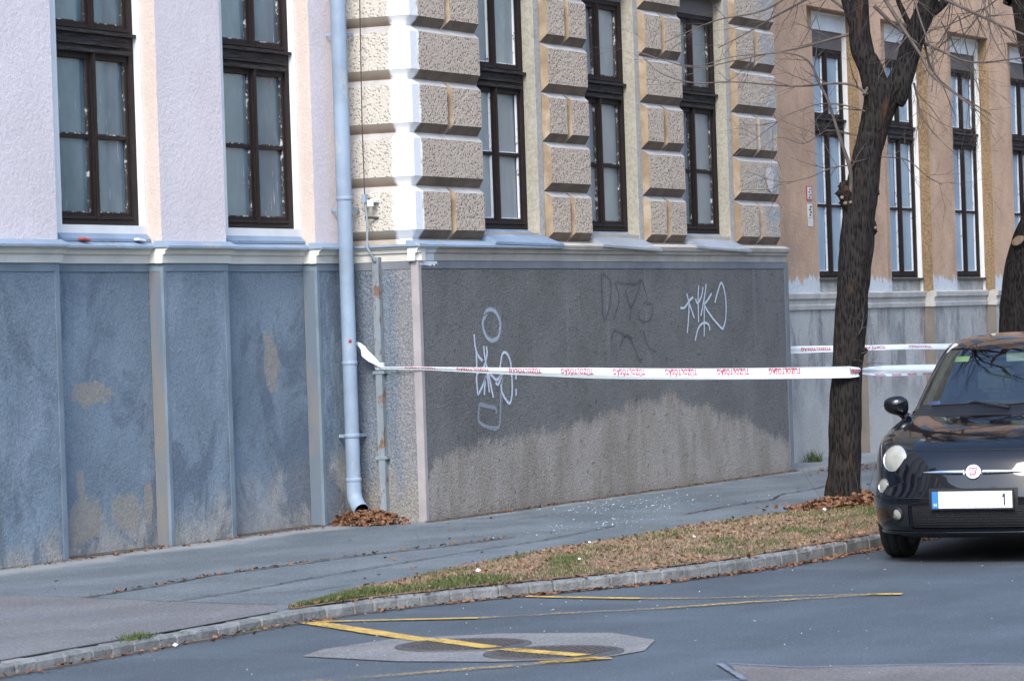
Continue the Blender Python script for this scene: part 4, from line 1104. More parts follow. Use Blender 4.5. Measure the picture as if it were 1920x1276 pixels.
# ------------------------------------------------------------------ trees
LAT = Vector((math.sin(YAW), -math.cos(YAW), 0)); DEP = Vector((math.cos(YAW), math.sin(YAW), 0))
def smooth_line(pts, k=6):
    P = [np.array(p, float) for p in pts]; Q = [2*P[0]-P[1]]+P+[2*P[-1]-P[-2]]; L = []
    for i in range(1, len(Q)-2):
        for j in range(k):
            t = j/k; a, b, c, d = Q[i-1:i+3]; L.append(.5*((2*b)+(c-a)*t+(2*a-5*b+4*c-d)*t*t+(3*b-a-3*c+d)*t**3))
    L.append(P[-1]); return L
def woody(name, pts, parent, mat, n=30, rough=.10, cap=False, k=10, flare=False):
    """pts: (x, y, z, r); ridged bark displaced into the surface"""
    L = smooth_line(pts, k); V = []; Fc = []
    pr = None
    for i, p in enumerate(L):
        c = Vector(p[:3]); d = Vector((L[min(i+1, len(L)-1)]-L[max(0, i-1)])[:3]).normalized()
        a = Vector((1, 0, 0)) if pr is None else pr
        a = (a-d*a.dot(d)).normalized(); pr = a; b = d.cross(a)
        for j in range(n):
            th_ = 2*math.pi*j/n; dr = a*math.cos(th_)+b*math.sin(th_); r_ = p[3]
            q = c+dr*r_
            e = mn.noise(Vector((dr.x*3.2, dr.y*3.2, c.z*2.2)))*.5 + mn.noise(Vector((dr.x*9, dr.y*9, c.z*5)))*.9*.5
            e += mn.noise(Vector((c.x*2+dr.x, c.y*2+dr.y, c.z*1.2)))*.5
            e += (abs(mn.noise(Vector((dr.x*6+3, dr.y*6, c.z*1.6))))-.2)*1.3+(abs(mn.noise(Vector((dr.x*13, dr.y*13+5, c.z*4))))-.2)*.8
            if flare and c.z < .45: e += max(0, math.cos(th_*5+1))*(.45-c.z)*1.6
            V.append(c+dr*r_*(1+rough*e))
    for i in range(len(L)-1):
        for j in range(n): Fc.append((i*n+j, i*n+(j+1) % n, (i+1)*n+(j+1) % n, (i+1)*n+j))
    Fc.append(tuple(range((len(L)-1)*n, len(L)*n)))
    return pymesh(name, V, Fc, mat, parent, True)
class Twigs:
    def __init__(s): s.V = []; s.F = []
    def seg(s, P, Rr, n=4):
        st = len(s.V)
        for i, p in enumerate(P):
            d = (P[min(i+1, len(P)-1)]-P[max(0, i-1)]).normalized(); a = d.orthogonal().normalized(); b = d.cross(a)
            for k in range(n): s.V.append(p+(a*math.cos(6.2832*k/n)+b*math.sin(6.2832*k/n))*Rr[i])
        for i in range(len(P)-1):
            for k in range(n): s.F.append((st+i*n+k, st+i*n+(k+1) % n, st+(i+1)*n+(k+1) % n, st+(i+1)*n+k))
    def grow(s, p, d, L, r, depth, up=.12, wob=.28, kids=4):
        n = max(4, int(L/.09)); P = [p.copy()]; D = [d.copy()]; q = p.copy(); dd = d.copy()
        for i in range(n):
            dd = (dd+Vector((random.gauss(0, wob), random.gauss(0, wob), random.gauss(0, wob)+up))*.35).normalized()
            q = q+dd*L/n; P.append(q.copy()); D.append(dd.copy())
        s.seg(P, [max(.0012, r*(1-.75*i/n)) for i in range(n+1)], 5 if r > .01 else 3)
        if depth > 0:
            for _ in range(kids):
                i = random.randint(max(1, n//5), n-1); ax = Vector((random.gauss(0, 1), random.gauss(0, 1), random.gauss(0, 1))).normalized()
                nd = (D[i]+ax*.8).normalized()
                s.grow(P[i], nd, L*random.uniform(.35, .65), max(.0014, r*(1-.75*i/n)*.6), depth-1, up, wob, kids)
    def along(s, pts, depth=1, kids=4, ln=.45, drop=0.0):
        L = smooth_line(pts, 5); P = [Vector(p[:3]) for p in L]; Rr = [max(.0012, p[3]) for p in L]
        s.seg(P, Rr, 6 if Rr[0] > .012 else 4)
        for _ in range(kids):
            i = random.randint(1, len(P)-2); d = (P[i+1]-P[i]).normalized()
            ax = Vector((random.gauss(0, 1), random.gauss(0, 1), random.gauss(0, 1)+drop)).normalized()
            s.grow(P[i], (d+ax*.9).normalized(), ln*random.uniform(.5, 1.3), max(.0014, Rr[i]*.6), depth, .06, .3, 3)
    def make(s, name, mat, parent, label=None):
        o = pymesh(name, s.V, s.F, mat, parent, True)
        o['kind'] = 'stuff'
        if label: o['label'] = label
        return o
def W(base, l, z, r, dep=0.0):
    q = Vector(base)+LAT*l+DEP*dep; return (q.x, q.y, z, r)
B1 = (25.0, 9.77, 0)
tr1 = root('street_tree', (25.0, 9.77, .08), 'dark forked bare tree in front of the brown wall, barrier tape pinned across its trunk', 'tree', 'bare street trees')
trunk = [(-.036, .02, .175), (-.036, .083, .155), (-.033, .166, .138), (-.013, .395, .126), (.002, .729, .125), (.032, 1.146, .119), (.075, 1.562, .124), (.122, 1.978, .124), (.160, 2.35, .124), (.195, 2.52, .128), (.237, 2.81, .112), (.294, 3.016, .106), (.352, 3.20, .120), (.405, 3.36, .150), (.425, 3.42, .140)]
woody('trunk', [W(B1, *t) for t in trunk], tr1, m_bark, 40, .13, k=12, flare=True)
lL = [(.352, 3.25, .100), (.335, 3.36, .104), (.294, 3.517, .092), (.24, 3.644, .083), (.219, 3.774, .079), (.215, 3.921, .073), (.22, 4.062, .071), (.211, 4.313, .067), (.157, 4.69, .058), (.109, 5.151, .046), (.05, 5.8, .035), (-.05, 6.6, .02)]
woody('limb', [W(B1, *t) for t in lL], tr1, m_bark, 26, .13)
lR = [(.45, 3.26, .100), (.487, 3.33, .107), (.534, 3.447, .096), (.588, 3.583, .083), (.644, 3.76, .077), (.716, 3.921, .075), (.771, 4.065, .067), (.834, 4.334, .058), (.93, 4.707, .046), (1.0, 5.4, .035), (1.15, 6.3, .02)]
woody('limb', [W(B1, *t) for t in lR], tr1, m_bark, 26, .13)
for pts in ([(.24, 3.665, .038), (.183, 3.834, .035), (.123, 4.024, .033), (.079, 4.234, .029), (-.014, 4.571, .025), (-.2, 5.2, .015)], [(.737, 3.92, .042), (.822, 3.967, .038), (.93, 4.06, .031), (1.102, 4.242, .025), (1.5, 4.7, .015)], [(.679, 3.797, .030), (.602, 3.874, .024), (.559, 3.968, .021), (.521, 4.073, .019), (.478, 4.304, .017), (.45, 5, .01)]):
    woody('limb', [W(B1, *t) for t in pts], tr1, m_bark, 14, .12, k=6)
def knob(c, r_, n=3):
    res = bmesh.ops.create_icosphere(bm, subdivisions=n, radius=r_)
    for v in res['verts']:
        d = v.co.normalized(); v.co = v.co*(1+.45*mn.noise(d*2.2+Vector(c))+.25*mn.noise(d*6+Vector(c))); v.co += Vector(c)
for l, z, r_ in ((.075, 2.555, .075), (.085, 2.48, .062), (.06, 2.61, .045), (.255, 2.30, .040), (.27, 2.25, .030), (.24, 2.36, .035), (.30, 2.55, .03), (.03, 2.10, .02), (.165, 1.32, .03)):
    bm = bmesh.new(); q = W(B1, l, z, 0, -.03); knob(q[:3], r_); obj('burr', bm, m_bark, tr1, True)
for l, z, r_ in ((.030, 2.52, .015), (.055, 2.475, .017), (.095, 2.48, .015), (.285, 2.275, .014)):
    bm = bmesh.new(); q = W(B1, l, z, 0, -.088); knob(q[:3], r_, 2); obj('sawn_stub', bm, m_cutw, tr1, True)
T = Twigs(); db = -.05
def WP(pts, dep=0.0, dd=0.0):
    return [W(B1, l, z, r_, dep+dd*i/len(pts)) for i, (l, z, r_) in enumerate(pts)]
T.along(WP([(.10, 2.56, .018), (.101, 2.731, .016), (.037, 2.941, .014), (-.019, 3.131, .012), (-.065, 3.279, .011), (-.135, 3.427, .010), (-.181, 3.541, .009), (-.254, 3.611, .008), (-.399, 3.649, .006), (-.587, 3.638, .005), (-.796, 3.629, .004), (-1.133, 3.565, .003), (-1.546, 3.683, .002)], -.08, -.3), 1, 7, .35)
BR = [[(.17, 3.805, .010), (.001, 3.769, .008), (-.251, 3.711, .006), (-.503, 3.677, .005), (-.713, 3.643, .004), (-1.09, 3.597, .003), (-1.503, 3.736, .002)],
      [(.258, 3.318, .010), (.156, 3.388, .008), (-.01, 3.411, .007), (-.261, 3.398, .006), (-.511, 3.419, .005), (-.802, 3.449, .004), (-1.095, 3.451, .004), (-1.343, 3.53, .003), (-1.484, 3.66, .002)],
      [(.134, 3.982, .010), (-.071, 4.114, .008), (-.367, 3.998, .006), (-.664, 3.841, .004), (-.876, 3.744, .003)],
      [(.233, 3.185, .007), (.109, 3.231, .006), (-.099, 3.259, .004), (-.352, 3.184, .003), (-.565, 3.045, .003), (-.779, 2.885, .002)],
      [(.136, 2.771, .006), (-.032, 2.756, .005), (-.243, 2.679, .004), (-.452, 2.665, .003), (-.7, 2.757, .002)],
      [(.784, 4.085, .014), (1.01, 3.953, .010), (1.256, 3.819, .008), (1.523, 3.685, .006)],
      [(.408, 4.056, .012), (.545, 3.801, .011), (.664, 3.589, .009), (.742, 3.419, .007), (.945, 3.245, .005), (1.188, 3.028, .003)],
      [(.677, 4.006, .010), (.732, 3.753, .008), (.807, 3.5, .006), (.989, 3.327, .005), (1.276, 3.151, .003)],
      [(.344, 4.017, .012), (.546, 3.822, .010), (.833, 3.666, .008), (1.122, 3.553, .006), (1.519, 3.581, .005)],
      [(.224, 3.311, .011), (.29, 3.413, .010), (.356, 3.507, .009), (.393, 3.598, .005)],
      [(.346, 2.827, .005), (.554, 2.799, .004), (.717, 2.668, .003), (.84, 2.602, .002)],
      [(.637, 3.402, .008), (.661, 3.255, .006), (.682, 3.129, .005), (.81, 2.958, .003), (.971, 2.785, .002)],
      [(.3, 4.3, .012), (-.1, 4.25, .009), (-.5, 4.02, .006), (-.9, 3.95, .004), (-1.3, 3.80, .002)],
      [(.9, 4.6, .012), (1.05, 4.3, .009), (1.15, 4.0, .007), (1.2, 3.7, .004), (1.35, 3.4, .002)],
      [(.5, 4.4, .010), (.62, 4.1, .008), (.66, 3.9, .006), (.75, 3.55, .004), (.72, 3.3, .003)],
      [(.2, 3.0, .006), (-.05, 3.05, .004), (-.25, 2.95, .003), (-.45, 3.0, .002), (-.62, 2.9, .0015)]]
for i, b in enumerate(BR):
    T.along(WP([(q[0], q[1], q[2]*1.3) for q in b], random.choice((-.12, -.08, .05)), random.uniform(-.5, .4)), 1, 7 if i not in (9,) else 1, .40, -.1)
for _ in range(30):                                                # crown above the picture
    p = Vector(W(B1, random.uniform(.0, 1.1), random.uniform(4.3, 6.5), 0)[:3])
    T.grow(p, Vector((random.gauss(0, 1), random.gauss(0, 1), random.uniform(.2, 1.3))).normalized(), random.uniform(1.6, 3.0), .045, 3, .1, .25, 4)
for _ in range(12):                                                # shoots hanging into view
    p = Vector(W(B1, random.uniform(-.2, 1.4), random.uniform(4.1, 4.6), 0, random.uniform(-.4, .5))[:3])
    T.grow(p, Vector((random.gauss(0, .8), random.gauss(0, .8), -.8)).normalized(), random.uniform(.5, 1.0), .006, 1, -.08, .35, 4)
for _ in range(9):                                                 # suckers at the foot
    a = random.random()*6.28; p = Vector((25.0+math.cos(a)*.17, 9.77+math.sin(a)*.15, .08))
    if random.random() < .6: p = Vector(W(B1, random.uniform(.1, .3), .1, 0)[:3])
    T.grow(p, Vector((random.gauss(0, .3), random.gauss(0, .3), 1)).normalized(), random.uniform(.15, .5), .003, 0, .1, .3, 0)
p = Vector(W(B1, -.17, .12, 0)[:3]); T.grow(p, (LAT*-.6+Vector((0, 0, 1))).normalized(), .4, .0025, 0, .0, .2, 0)
for z, l in ((1.45, .12), (1.30, .14), (1.2, .13), (1.25, .08)):   # sprouts where the tape is pinned
    T.grow(Vector(W(B1, l, z, 0, -.12)[:3]), Vector((random.gauss(0, .5), -.6, random.uniform(-.2, .6))).normalized(), .22, .004, 1, .0, .4, 3)
T.make('twigs', m_twig, tr1)

B2 = (30.2, 10.0, 0)
tr2 = root('street_tree', (30.2, 10.0, .08), 'thick dark tree behind the black car, with a sawn off limb', 'tree', 'bare street trees')
tk = [(-.12, .05, .26), (-.09, .3, .23), (-.07, .9, .205), (-.04, 1.504, .187), (-.006, 1.798, .180), (.036, 2.023, .177), (.096, 2.212, .176), (.169, 2.48, .154), (.224, 2.97, .138), (.235, 3.461, .133), (.21, 3.757, .133), (.161, 4.054, .133), (.128, 4.251, .128), (.105, 4.449, .123), (.083, 4.843, .108), (.029, 5.434, .084), (-.05, 6.4, .06), (.05, 7.6, .03)]
woody('trunk', [W(B2, *t) for t in tk], tr2, m_bark, 36, .13)
woody('sawn_limb', [W(B2, .08, 2.05, .09, -.03), W(B2, .0, 2.17, .075, -.07), W(B2, -.05, 2.235, .068, -.12)], tr2, m_bark, 20, .1)
bm = bmesh.new(); q = Vector(W(B2, -.053, 2.24, 0, -.124)[:3]); ax = (Vector(W(B2, -.05, 2.235, 0, -.12)[:3])-Vector(W(B2, .0, 2.17, 0, -.07)[:3])).normalized()
lathe(bm, [(0, .003), (.03, .004), (.048, .002), (.064, -.004)], q, ax, 20); obj('cut_face', bm, m_cutw, tr2)
def crown(base, parent, n=22, zlo=4.2, seed=1, low=0):
    random.seed(seed); t = Twigs()
    for _ in range(n):
        z = random.uniform(zlo, 7.2); p = Vector(base)+Vector((random.uniform(-.2, .2), random.uniform(-.2, .2), z))
        t.grow(p, Vector((random.gauss(0, 1), random.gauss(0, 1), random.uniform(.0, 1.0))).normalized(), random.uniform(1.6, 3.0), .055, 3, .1, .22, 4)
    for _ in range(low):
        p = Vector(base)+LAT*random.uniform(-.9, .3)+DEP*random.uniform(-.5, .5)+Vector((0, 0, random.uniform(4.2, 5.0)))
        t.grow(p, (LAT*random.uniform(-1, .3)+Vector((0, 0, random.uniform(-.9, -.1)))).normalized(), random.uniform(.8, 1.5), .008, 2, -.04, .32, 4)
    t.make('twigs', m_twig, parent)
crown((30.3, 10, 0), tr2, 22, 4.4, 3, 9)
# trees further along the kerb, met only in reflections and from the side
for i, (x, y) in enumerate(((36.5, 10.1), (43, 10.1), (24, -9.5), (31, -9.5), (12, -9.5), (2, -9.5), (-9, 9.5))):
    t = root('street_tree', (x, y, .05), ['bare tree third along the kerb behind the car', 'bare tree fourth along the kerb, farthest on the facade side', 'bare tree on the opposite pavement, second from the far end', 'bare tree on the opposite pavement, farthest of its row', 'bare tree on the opposite pavement, second from the near end', 'bare tree on the opposite pavement, nearest of its row', 'bare tree standing on the facade side behind the camera'][i], 'tree', 'bare street trees')
    woody('trunk', [(x, y, .0, .2), (x+.02, y, .5, .16), (x+.1, y+.05, 2, .14), (x+.05, y, 4, .12), (x+.1, y, 6, .08), (x, y, 8, .03)], t, m_bark, 16, .12, k=4)
    crown((x, y, 0), t, 16, 3.6, 10+i)
random.seed(21)
wd_ = blades('weed', [(32.42+random.gauss(0, .05), 13.02+random.gauss(0, .03), .12) for _ in range(160)], .12, m_grass, 'green weed tuft at the foot of the brown wall', 'weed', .006); del wd_['kind']
kw = [(14.82+random.gauss(0, .07), 9.74+random.gauss(0, .03), .055) for _ in range(260)]+[(15.2+random.gauss(0, .04), 9.70, .03) for _ in range(60)]+[(15.9+random.gauss(0, .08), 9.66, .0) for _ in range(60)]
wd_ = blades('kerb_weed', kw, .035, m_grass, 'green weeds rooted in gaps between the near kerb stones', 'weed', .004)
# ------------------------------------------------------------------ buildings across the street and added closing houses (out of frame, seen in reflections)
m_far = stucco('yellow_stucco', (.62, .45, .22), 20, .004, .1, .1)
t = root('terrace', (-10, 16, 0), 'grey rendered house front continuing the facade row behind the camera', 'building')
bm = bmesh.new(); box(bm, -32, 8.9, 13.3, 22, 0, 12); obj('wall', bm, m_margin, t)
for k in range(11):
    for z in (2.2, 6.4):
        bm = bmesh.new(); box(bm, -30+3.4*k, -28.8+3.4*k, 13.27, 13.29, z, z+2.2); obj('window', bm, m_upg, t)
t = root('terrace', (95, 0, 0), 'grey brown rendered house added at the far street end, closing off reflected sky', 'building')
bm = bmesh.new(); box(bm, 92, 102, -26, 26, 0, 13); obj('wall', bm, m_brown, t)  # added out of view to block bright horizon sky mirrored in the car's side
for k in range(13):
    for z in (1.5, 5.0, 8.5):
        bm = bmesh.new(); box(bm, 91.95, 91.99, -24+3.7*k, -22.8+3.7*k, z, z+2); obj('window', bm, m_upg, t)
t = root('terrace', (-48, -2, 0), 'brown rendered house added far behind the camera, closing off reflected sky', 'building')
bm = bmesh.new(); box(bm, -56, -46, -24, 24, 0, 12); obj('wall', bm, m_brown, t)  # added out of view to darken what the car's nose reflects
for k in range(12):
    for z in (1.5, 5.0, 8.5):
        bm = bmesh.new(); box(bm, -45.99, -45.95, -22+3.7*k, -20.8+3.7*k, z, z+2); obj('window', bm, m_upg, t)
for i, (x0, x1, h, lab) in enumerate(((-25, 14, 10.5, 'yellow rendered terrace on the opposite side, near end'), (14.5, 60, 11.5, 'ochre rendered terrace on the opposite side, far end'))):
    t = root('terrace', ((x0+x1)/2, -14, 0), lab, 'building')
    bm = bmesh.new(); box(bm, x0, x1, -24, -14, 0, h); obj('wall', bm, m_far, t)
    bm = bmesh.new(); v = [bm.verts.new(p) for p in ((x0-.3, -13.5, h), (x1+.3, -13.5, h), (x1+.3, -24.5, h), (x0-.3, -24.5, h), (x0-.3, -19, h+3.5), (x1+.3, -19, h+3.5))]
    for q in ((0, 1, 5, 4), (2, 3, 4, 5), (0, 4, 3), (1, 2, 5), (3, 2, 1, 0)): bm.faces.new([v[k] for k in q])
    obj('roof', bm, simple('roof_tiles', (.25, .10, .06), .8), t)
    for fl in range(3):
        k = x0+1.5
        while k < x1-1.5:
            bm = bmesh.new(); box(bm, k-.06, k+1.16, -13.985, -13.94, 1.2+3.4*fl-.06, 3.2+3.4*fl+.06); q = obj('window', bm, m_white, t)
            bm = bmesh.new(); box(bm, k, k+1.1, -13.945, -13.93, 1.2+3.4*fl, 3.2+3.4*fl); obj('pane', bm, m_upg, q)
            k += 3.2

# ------------------------------------------------------------------ black city car
CAR = root('parked_car', (20.519, 7.168, 0), 'small black hatchback with round headlights parked beside the verge', 'car', None, R(180+6.4))
# car space: +x points backwards from the nose is handled with X(x) -> local -x ; y to the car's left
g = G('black_car_paint'); g.col((.003, .0035, .006)).rough(.12); g.put(g.b.inputs['Coat Weight'], 1.0); g.put(g.b.inputs['Coat Roughness'], .02)
g.spec(.08); m_paint = g.m
m_trim = simple('black_plastic', (.012, .013, .016), .45); m_tyre = simple('tyre_rubber', (.016, .016, .017), .8, 0, .2, 30)
g = G('chrome'); g.col((.85, .86, .88)).rough(.12).metal(1); m_chrome = g.m
g = G('clouded_lamp_lens'); g.col(g.mix(g.step(g.noise(9, 3), .3, .7), (.25, .25, .21), (.36, .36, .31))).rough(.18); g.put(g.b.inputs['Coat Weight'], .35); m_lens = g.m
g = G('lamp_reflector'); g.col((.75, .75, .70)).rough(.15).metal(.7); m_refl = g.m
g = G('car_glass'); tr = g.t.nodes.new('ShaderNodeBsdfTransparent'); tr.inputs[0].default_value = (.66, .78, .72, 1)
gl = g.t.nodes.new('ShaderNodeBsdfGlossy'); gl.inputs['Roughness'].default_value = .01; gl.inputs[0].default_value = (1, 1, 1, 1)
fr = g.t.nodes.new('ShaderNodeFresnel'); fr.inputs[0].default_value = 2.1
mx = g.t.nodes.new('ShaderNodeMixShader'); g.L(fr.outputs[0], mx.inputs[0]); g.L(tr.outputs[0], mx.inputs[1]); g.L(gl.outputs[0], mx.inputs[2]); g.L(mx.outputs[0], g.out.inputs[0]); m_cglass = g.m
m_seat = simple('grey_green_seat_fabric', (.52, .57, .50), .85, 0, .1, 20); m_dash = simple('dashboard', (.2, .22, .21), .7); m_pale = simple('ivory_trim', (.50, .52, .47), .6)
TZ = [.165, .20, .26, .34, .42, .50, .58, .66, .72, .765, .80, .83, .86, .89, .915, .935, .955, 1.05, 1.15, 1.25, 1.34, 1.375, 1.403, 1.424, 1.437, 1.445, 1.450]
XF = [.16, .06, .018, .002, 0, .01, .03, .065, .105, .165, .25, .36, .50, .68, .84, .96, 1.03, 1.15, 1.29, 1.44, 1.59, 1.71, 1.83, 1.95, 2.08, 2.20, 2.36]
WW = [.68, .745, .785, .803, .808, .808, .808, .807, .802, .793, .782, .770, .757, .742, .728, .717, .71, .69, .667, .640, .610, .585, .55, .50, .42, .32, .14]
XB = [3.40, 3.47, 3.52, 3.54, 3.546, 3.546, 3.54, 3.53, 3.52, 3.51, 3.50, 3.49, 3.48, 3.47, 3.46, 3.45, 3.44, 3.40, 3.35, 3.28, 3.20, 3.13, 3.05, 2.95, 2.84, 2.73, 2.52]
XC = [1.3]*9+[1.33, 1.37, 1.42, 1.5, 1.6, 1.72, 1.85, 1.95, 2.1, 2.2, 2.3, 2.35, 2.38, 2.4, 2.42, 2.43, 2.44, 2.44]
def NFz(z): return float(np.interp(z, [.2, .42, .5, .72, .86, .95], [3.9, 3.7, 3.3, 3.2, 3.6, 4.5]))
NB = 3.4
def pchip(tab, zz):
    y = np.interp(zz, TZ, tab)
    # light smoothing by sampling around
    e = .012
    return (np.interp(zz-e, TZ, tab)+np.interp(zz+e, TZ, tab)+2*y)/4
def prof(z): return [float(pchip(t, z)) for t in (XF, WW, XB, XC)]
def fx(y, z):
    xf, w_, xb, xc = prof(z); t = min(.999, abs(y)/w_)
    n_ = NFz(z); return xc-(xc-xf)*(1-t**n_)**(1/n_)
def cs(x, y, z): return Vector((-x, y, z))        # car space (x back, y to image right when seen from the front) -> local
def fn(y, z):
    e = .01
    a = Vector((fx(y+e, z)-fx(y-e, z), 2*e, 0)); b = Vector((fx(y, z+e)-fx(y, z-e), 0, 2*e))
    n = a.cross(b); n = n.normalized(); 
    if n.x > 0: n = -n
    return n
def csn(n): return Vector((-n.x, n.y, n.z))
levels = []
for i in range(len(TZ)-1):
    a, b = TZ[i], TZ[i+1]; k = 2 if (b-a) < .03 else 3
    if XF[i+1]-XF[i] > .1 and b < 1: k = 5
    for j in range(k): levels.append(a+(b-a)*j/k)
levels.append(TZ[-1])
NA = 192
bm = bmesh.new(); rings = []
for z in levels:
    xf, w_, xb, xc = prof(z); rg = []
    for k in range(NA):
        al = 2*math.pi*k/NA; c, s_ = math.cos(al), math.sin(al)
        nn = NFz(z) if c >= 0 else NB
        y = w_*math.copysign(abs(s_)**(2/nn), s_); x = xc-(xc-xf)*abs(c)**(2/nn) if c >= 0 else xc+(xb-xc)*abs(c)**(2/nn)
        rg.append(bm.verts.new(cs(x, y, z)))
    rings.append(rg)
def angk(k):
    k = (k+.5) % NA; return min(k, NA-k)*360/NA
for i in range(len(rings)-1):
    zc = (levels[i]+levels[i+1])/2
    for k in range(NA):
        f = bm.faces.new((rings[i][k], rings[i+1][k], rings[i+1][(k+1) % NA], rings[i][(k+1) % NA])); f.smooth = True
        a = angk(k); mi = 0
        if .957 < zc < 1.345:
            if a < 46: mi = 1
            if a >= 44 and a < 46: mi = 3
            if zc < .975 and a < 46: mi = 3
            if zc > 1.33 and a < 46: mi = 3
            if .985 < zc < 1.33 and (54 < a < 101 or 104 < a < 128): mi = 2
            if .985 < zc < 1.33 and 101 <= a <= 104: mi = 3
            if zc > 1.0 and zc < 1.33 and a > 146: mi = 2
        if .917 < zc < .957 and a < 50: mi = 3
        f.material_index = mi
bm.faces.new([v for v in rings[-1]])
bm.faces.new([v for v in rings[0]][::-1]).material_index = 3
bmesh.ops.recalc_face_normals(bm, faces=bm.faces)
me = bpy.data.meshes.new('body'); bm.to_mesh(me); bm.free()
for m in (m_paint, m_cglass, m_cglass, m_trim, m_trim): me.materials.append(m)
bo = bpy.data.objects.new('body', me); COL.objects.link(bo)
cb = bmesh.new()
for xw in (.78, 3.08):
    for sg in (-1, 1):
        y0, y1 = sorted((sg*.50, sg*.95)); st = []
        for yy in (y0, y1): st.append([cb.verts.new(cs(xw+.318*math.cos(2*math.pi*k/40), yy, .29+.318*math.sin(2*math.pi*k/40))) for k in range(40)])
        for k in range(40): cb.faces.new((st[0][k], st[0][(k+1) % 40], st[1][(k+1) % 40], st[1][k]))
        cb.faces.new(st[0][::-1]); cb.faces.new(st[1])
bmesh.ops.recalc_face_normals(cb, faces=cb.faces)
for f in cb.faces: f.material_index = 4
cm = bpy.data.meshes.new('cut'); cb.to_mesh(cm); cb.free()
for m in (m_paint, m_cglass, m_cglass, m_trim, m_trim): cm.materials.append(m)
cob = bpy.data.objects.new('cut', cm); COL.objects.link(cob)
md = bo.modifiers.new('b', 'BOOLEAN'); md.object = cob; md.operation = 'DIFFERENCE'; md.solver = 'EXACT'
dg = bpy.context.evaluated_depsgraph_get(); me2 = bpy.data.meshes.new_from_object(bo.evaluated_get(dg))
bpy.data.objects.remove(bo); bpy.data.objects.remove(cob)
def split(src, idxs, name, mats, remap=None):
    b = bmesh.new(); b.from_mesh(src)
    bmesh.ops.delete(b, geom=[f for f in b.faces if f.material_index not in idxs], context='FACES')
    for f in b.faces: f.material_index = idxs.index(f.material_index)
    o = obj(name, b, mats, CAR, False, True); return o
body = split(me2, [0, 3, 4], 'body', [m_paint, m_trim, m_trim])
split(me2, [1], 'windscreen', [m_cglass]); split(me2, [2], 'side_and_rear_windows', [m_cglass])
def cpart(name, b, mats, parent=CAR, smooth=False): 
    o = obj(name, b, mats, None, smooth, True); o.parent = parent; return o
def surf_line(name, ys, zs, r_, mat, off=.0):
    b = bmesh.new(); P = []
    for y, z in zip(ys, zs):
        n = fn(y, z); P.append(cs(fx(y, z), y, z)+csn(n)*off)
    tube(b, P, r_, 6); return cpart(name, b, mat)
ys = np.linspace(-.60, .60, 41)
surf_line('bonnet_gap', ys, [.722+.0*abs(y) for y in ys], .0035, m_black)
for sg in (-1, 1):
    zz = np.linspace(.722, .912, 26); surf_line('bonnet_gap', [sg*(.60+.07*(z-.722)/.19) for z in zz], zz, .0035, m_black)
ys = np.linspace(-.76, .76, 61)
surf_line('bumper_gap', ys, [.425]*61, .003, m_black)
surf_line('bumper_lip', np.linspace(-.68, .68, 41), [.205]*41, .012, m_paint, .004)
def patch(name, ylo, yhi, zlo, zhi, mat, off, ny=14, nz=6, cut=None):
    V = []; Fc = []
    for j in range(nz+1):
        for i in range(ny+1):
            z = zlo+(zhi-zlo)*j/nz; a, b = (ylo, yhi) if cut is None else cut(j/nz)
            y = a+(b-a)*i/ny; V.append(cs(fx(y, z), y, z)+csn(fn(y, z))*off)
    for j in range(nz):
        for i in range(ny): q = j*(ny+1)+i; Fc.append((q, q+1, q+ny+2, q+ny+1))
    return pymesh(name, V, Fc, mat, CAR, True, None, True)
patch('lower_intake', -.40, .40, .235, .375, m_black, .003)
b = bmesh.new()                                                     # honeycomb of the intake
for r_ in range(9):
    z = .245+r_*.016
    P = [cs(fx(y, z), y, z)+csn(fn(y, z))*.006 for y in np.linspace(-.39, .39, 30)]
    tube(b, P, .0016, 4)
for y in np.linspace(-.38, .38, 40):
    tube(b, [cs(fx(y+d, z), y+d, z)+csn(fn(y, z))*.006 for z, d in ((.24, 0), (.30, .012), (.37, 0))], .0014, 4)
q = cpart('intake_mesh', b, m_trim); q['kind'] = 'stuff'
patch('plate_recess', -.285, .285, .355, .485, m_black, .0035)
patch('intake_lip', -.42, .42, .218, .236, m_paint, .012, 20, 2)
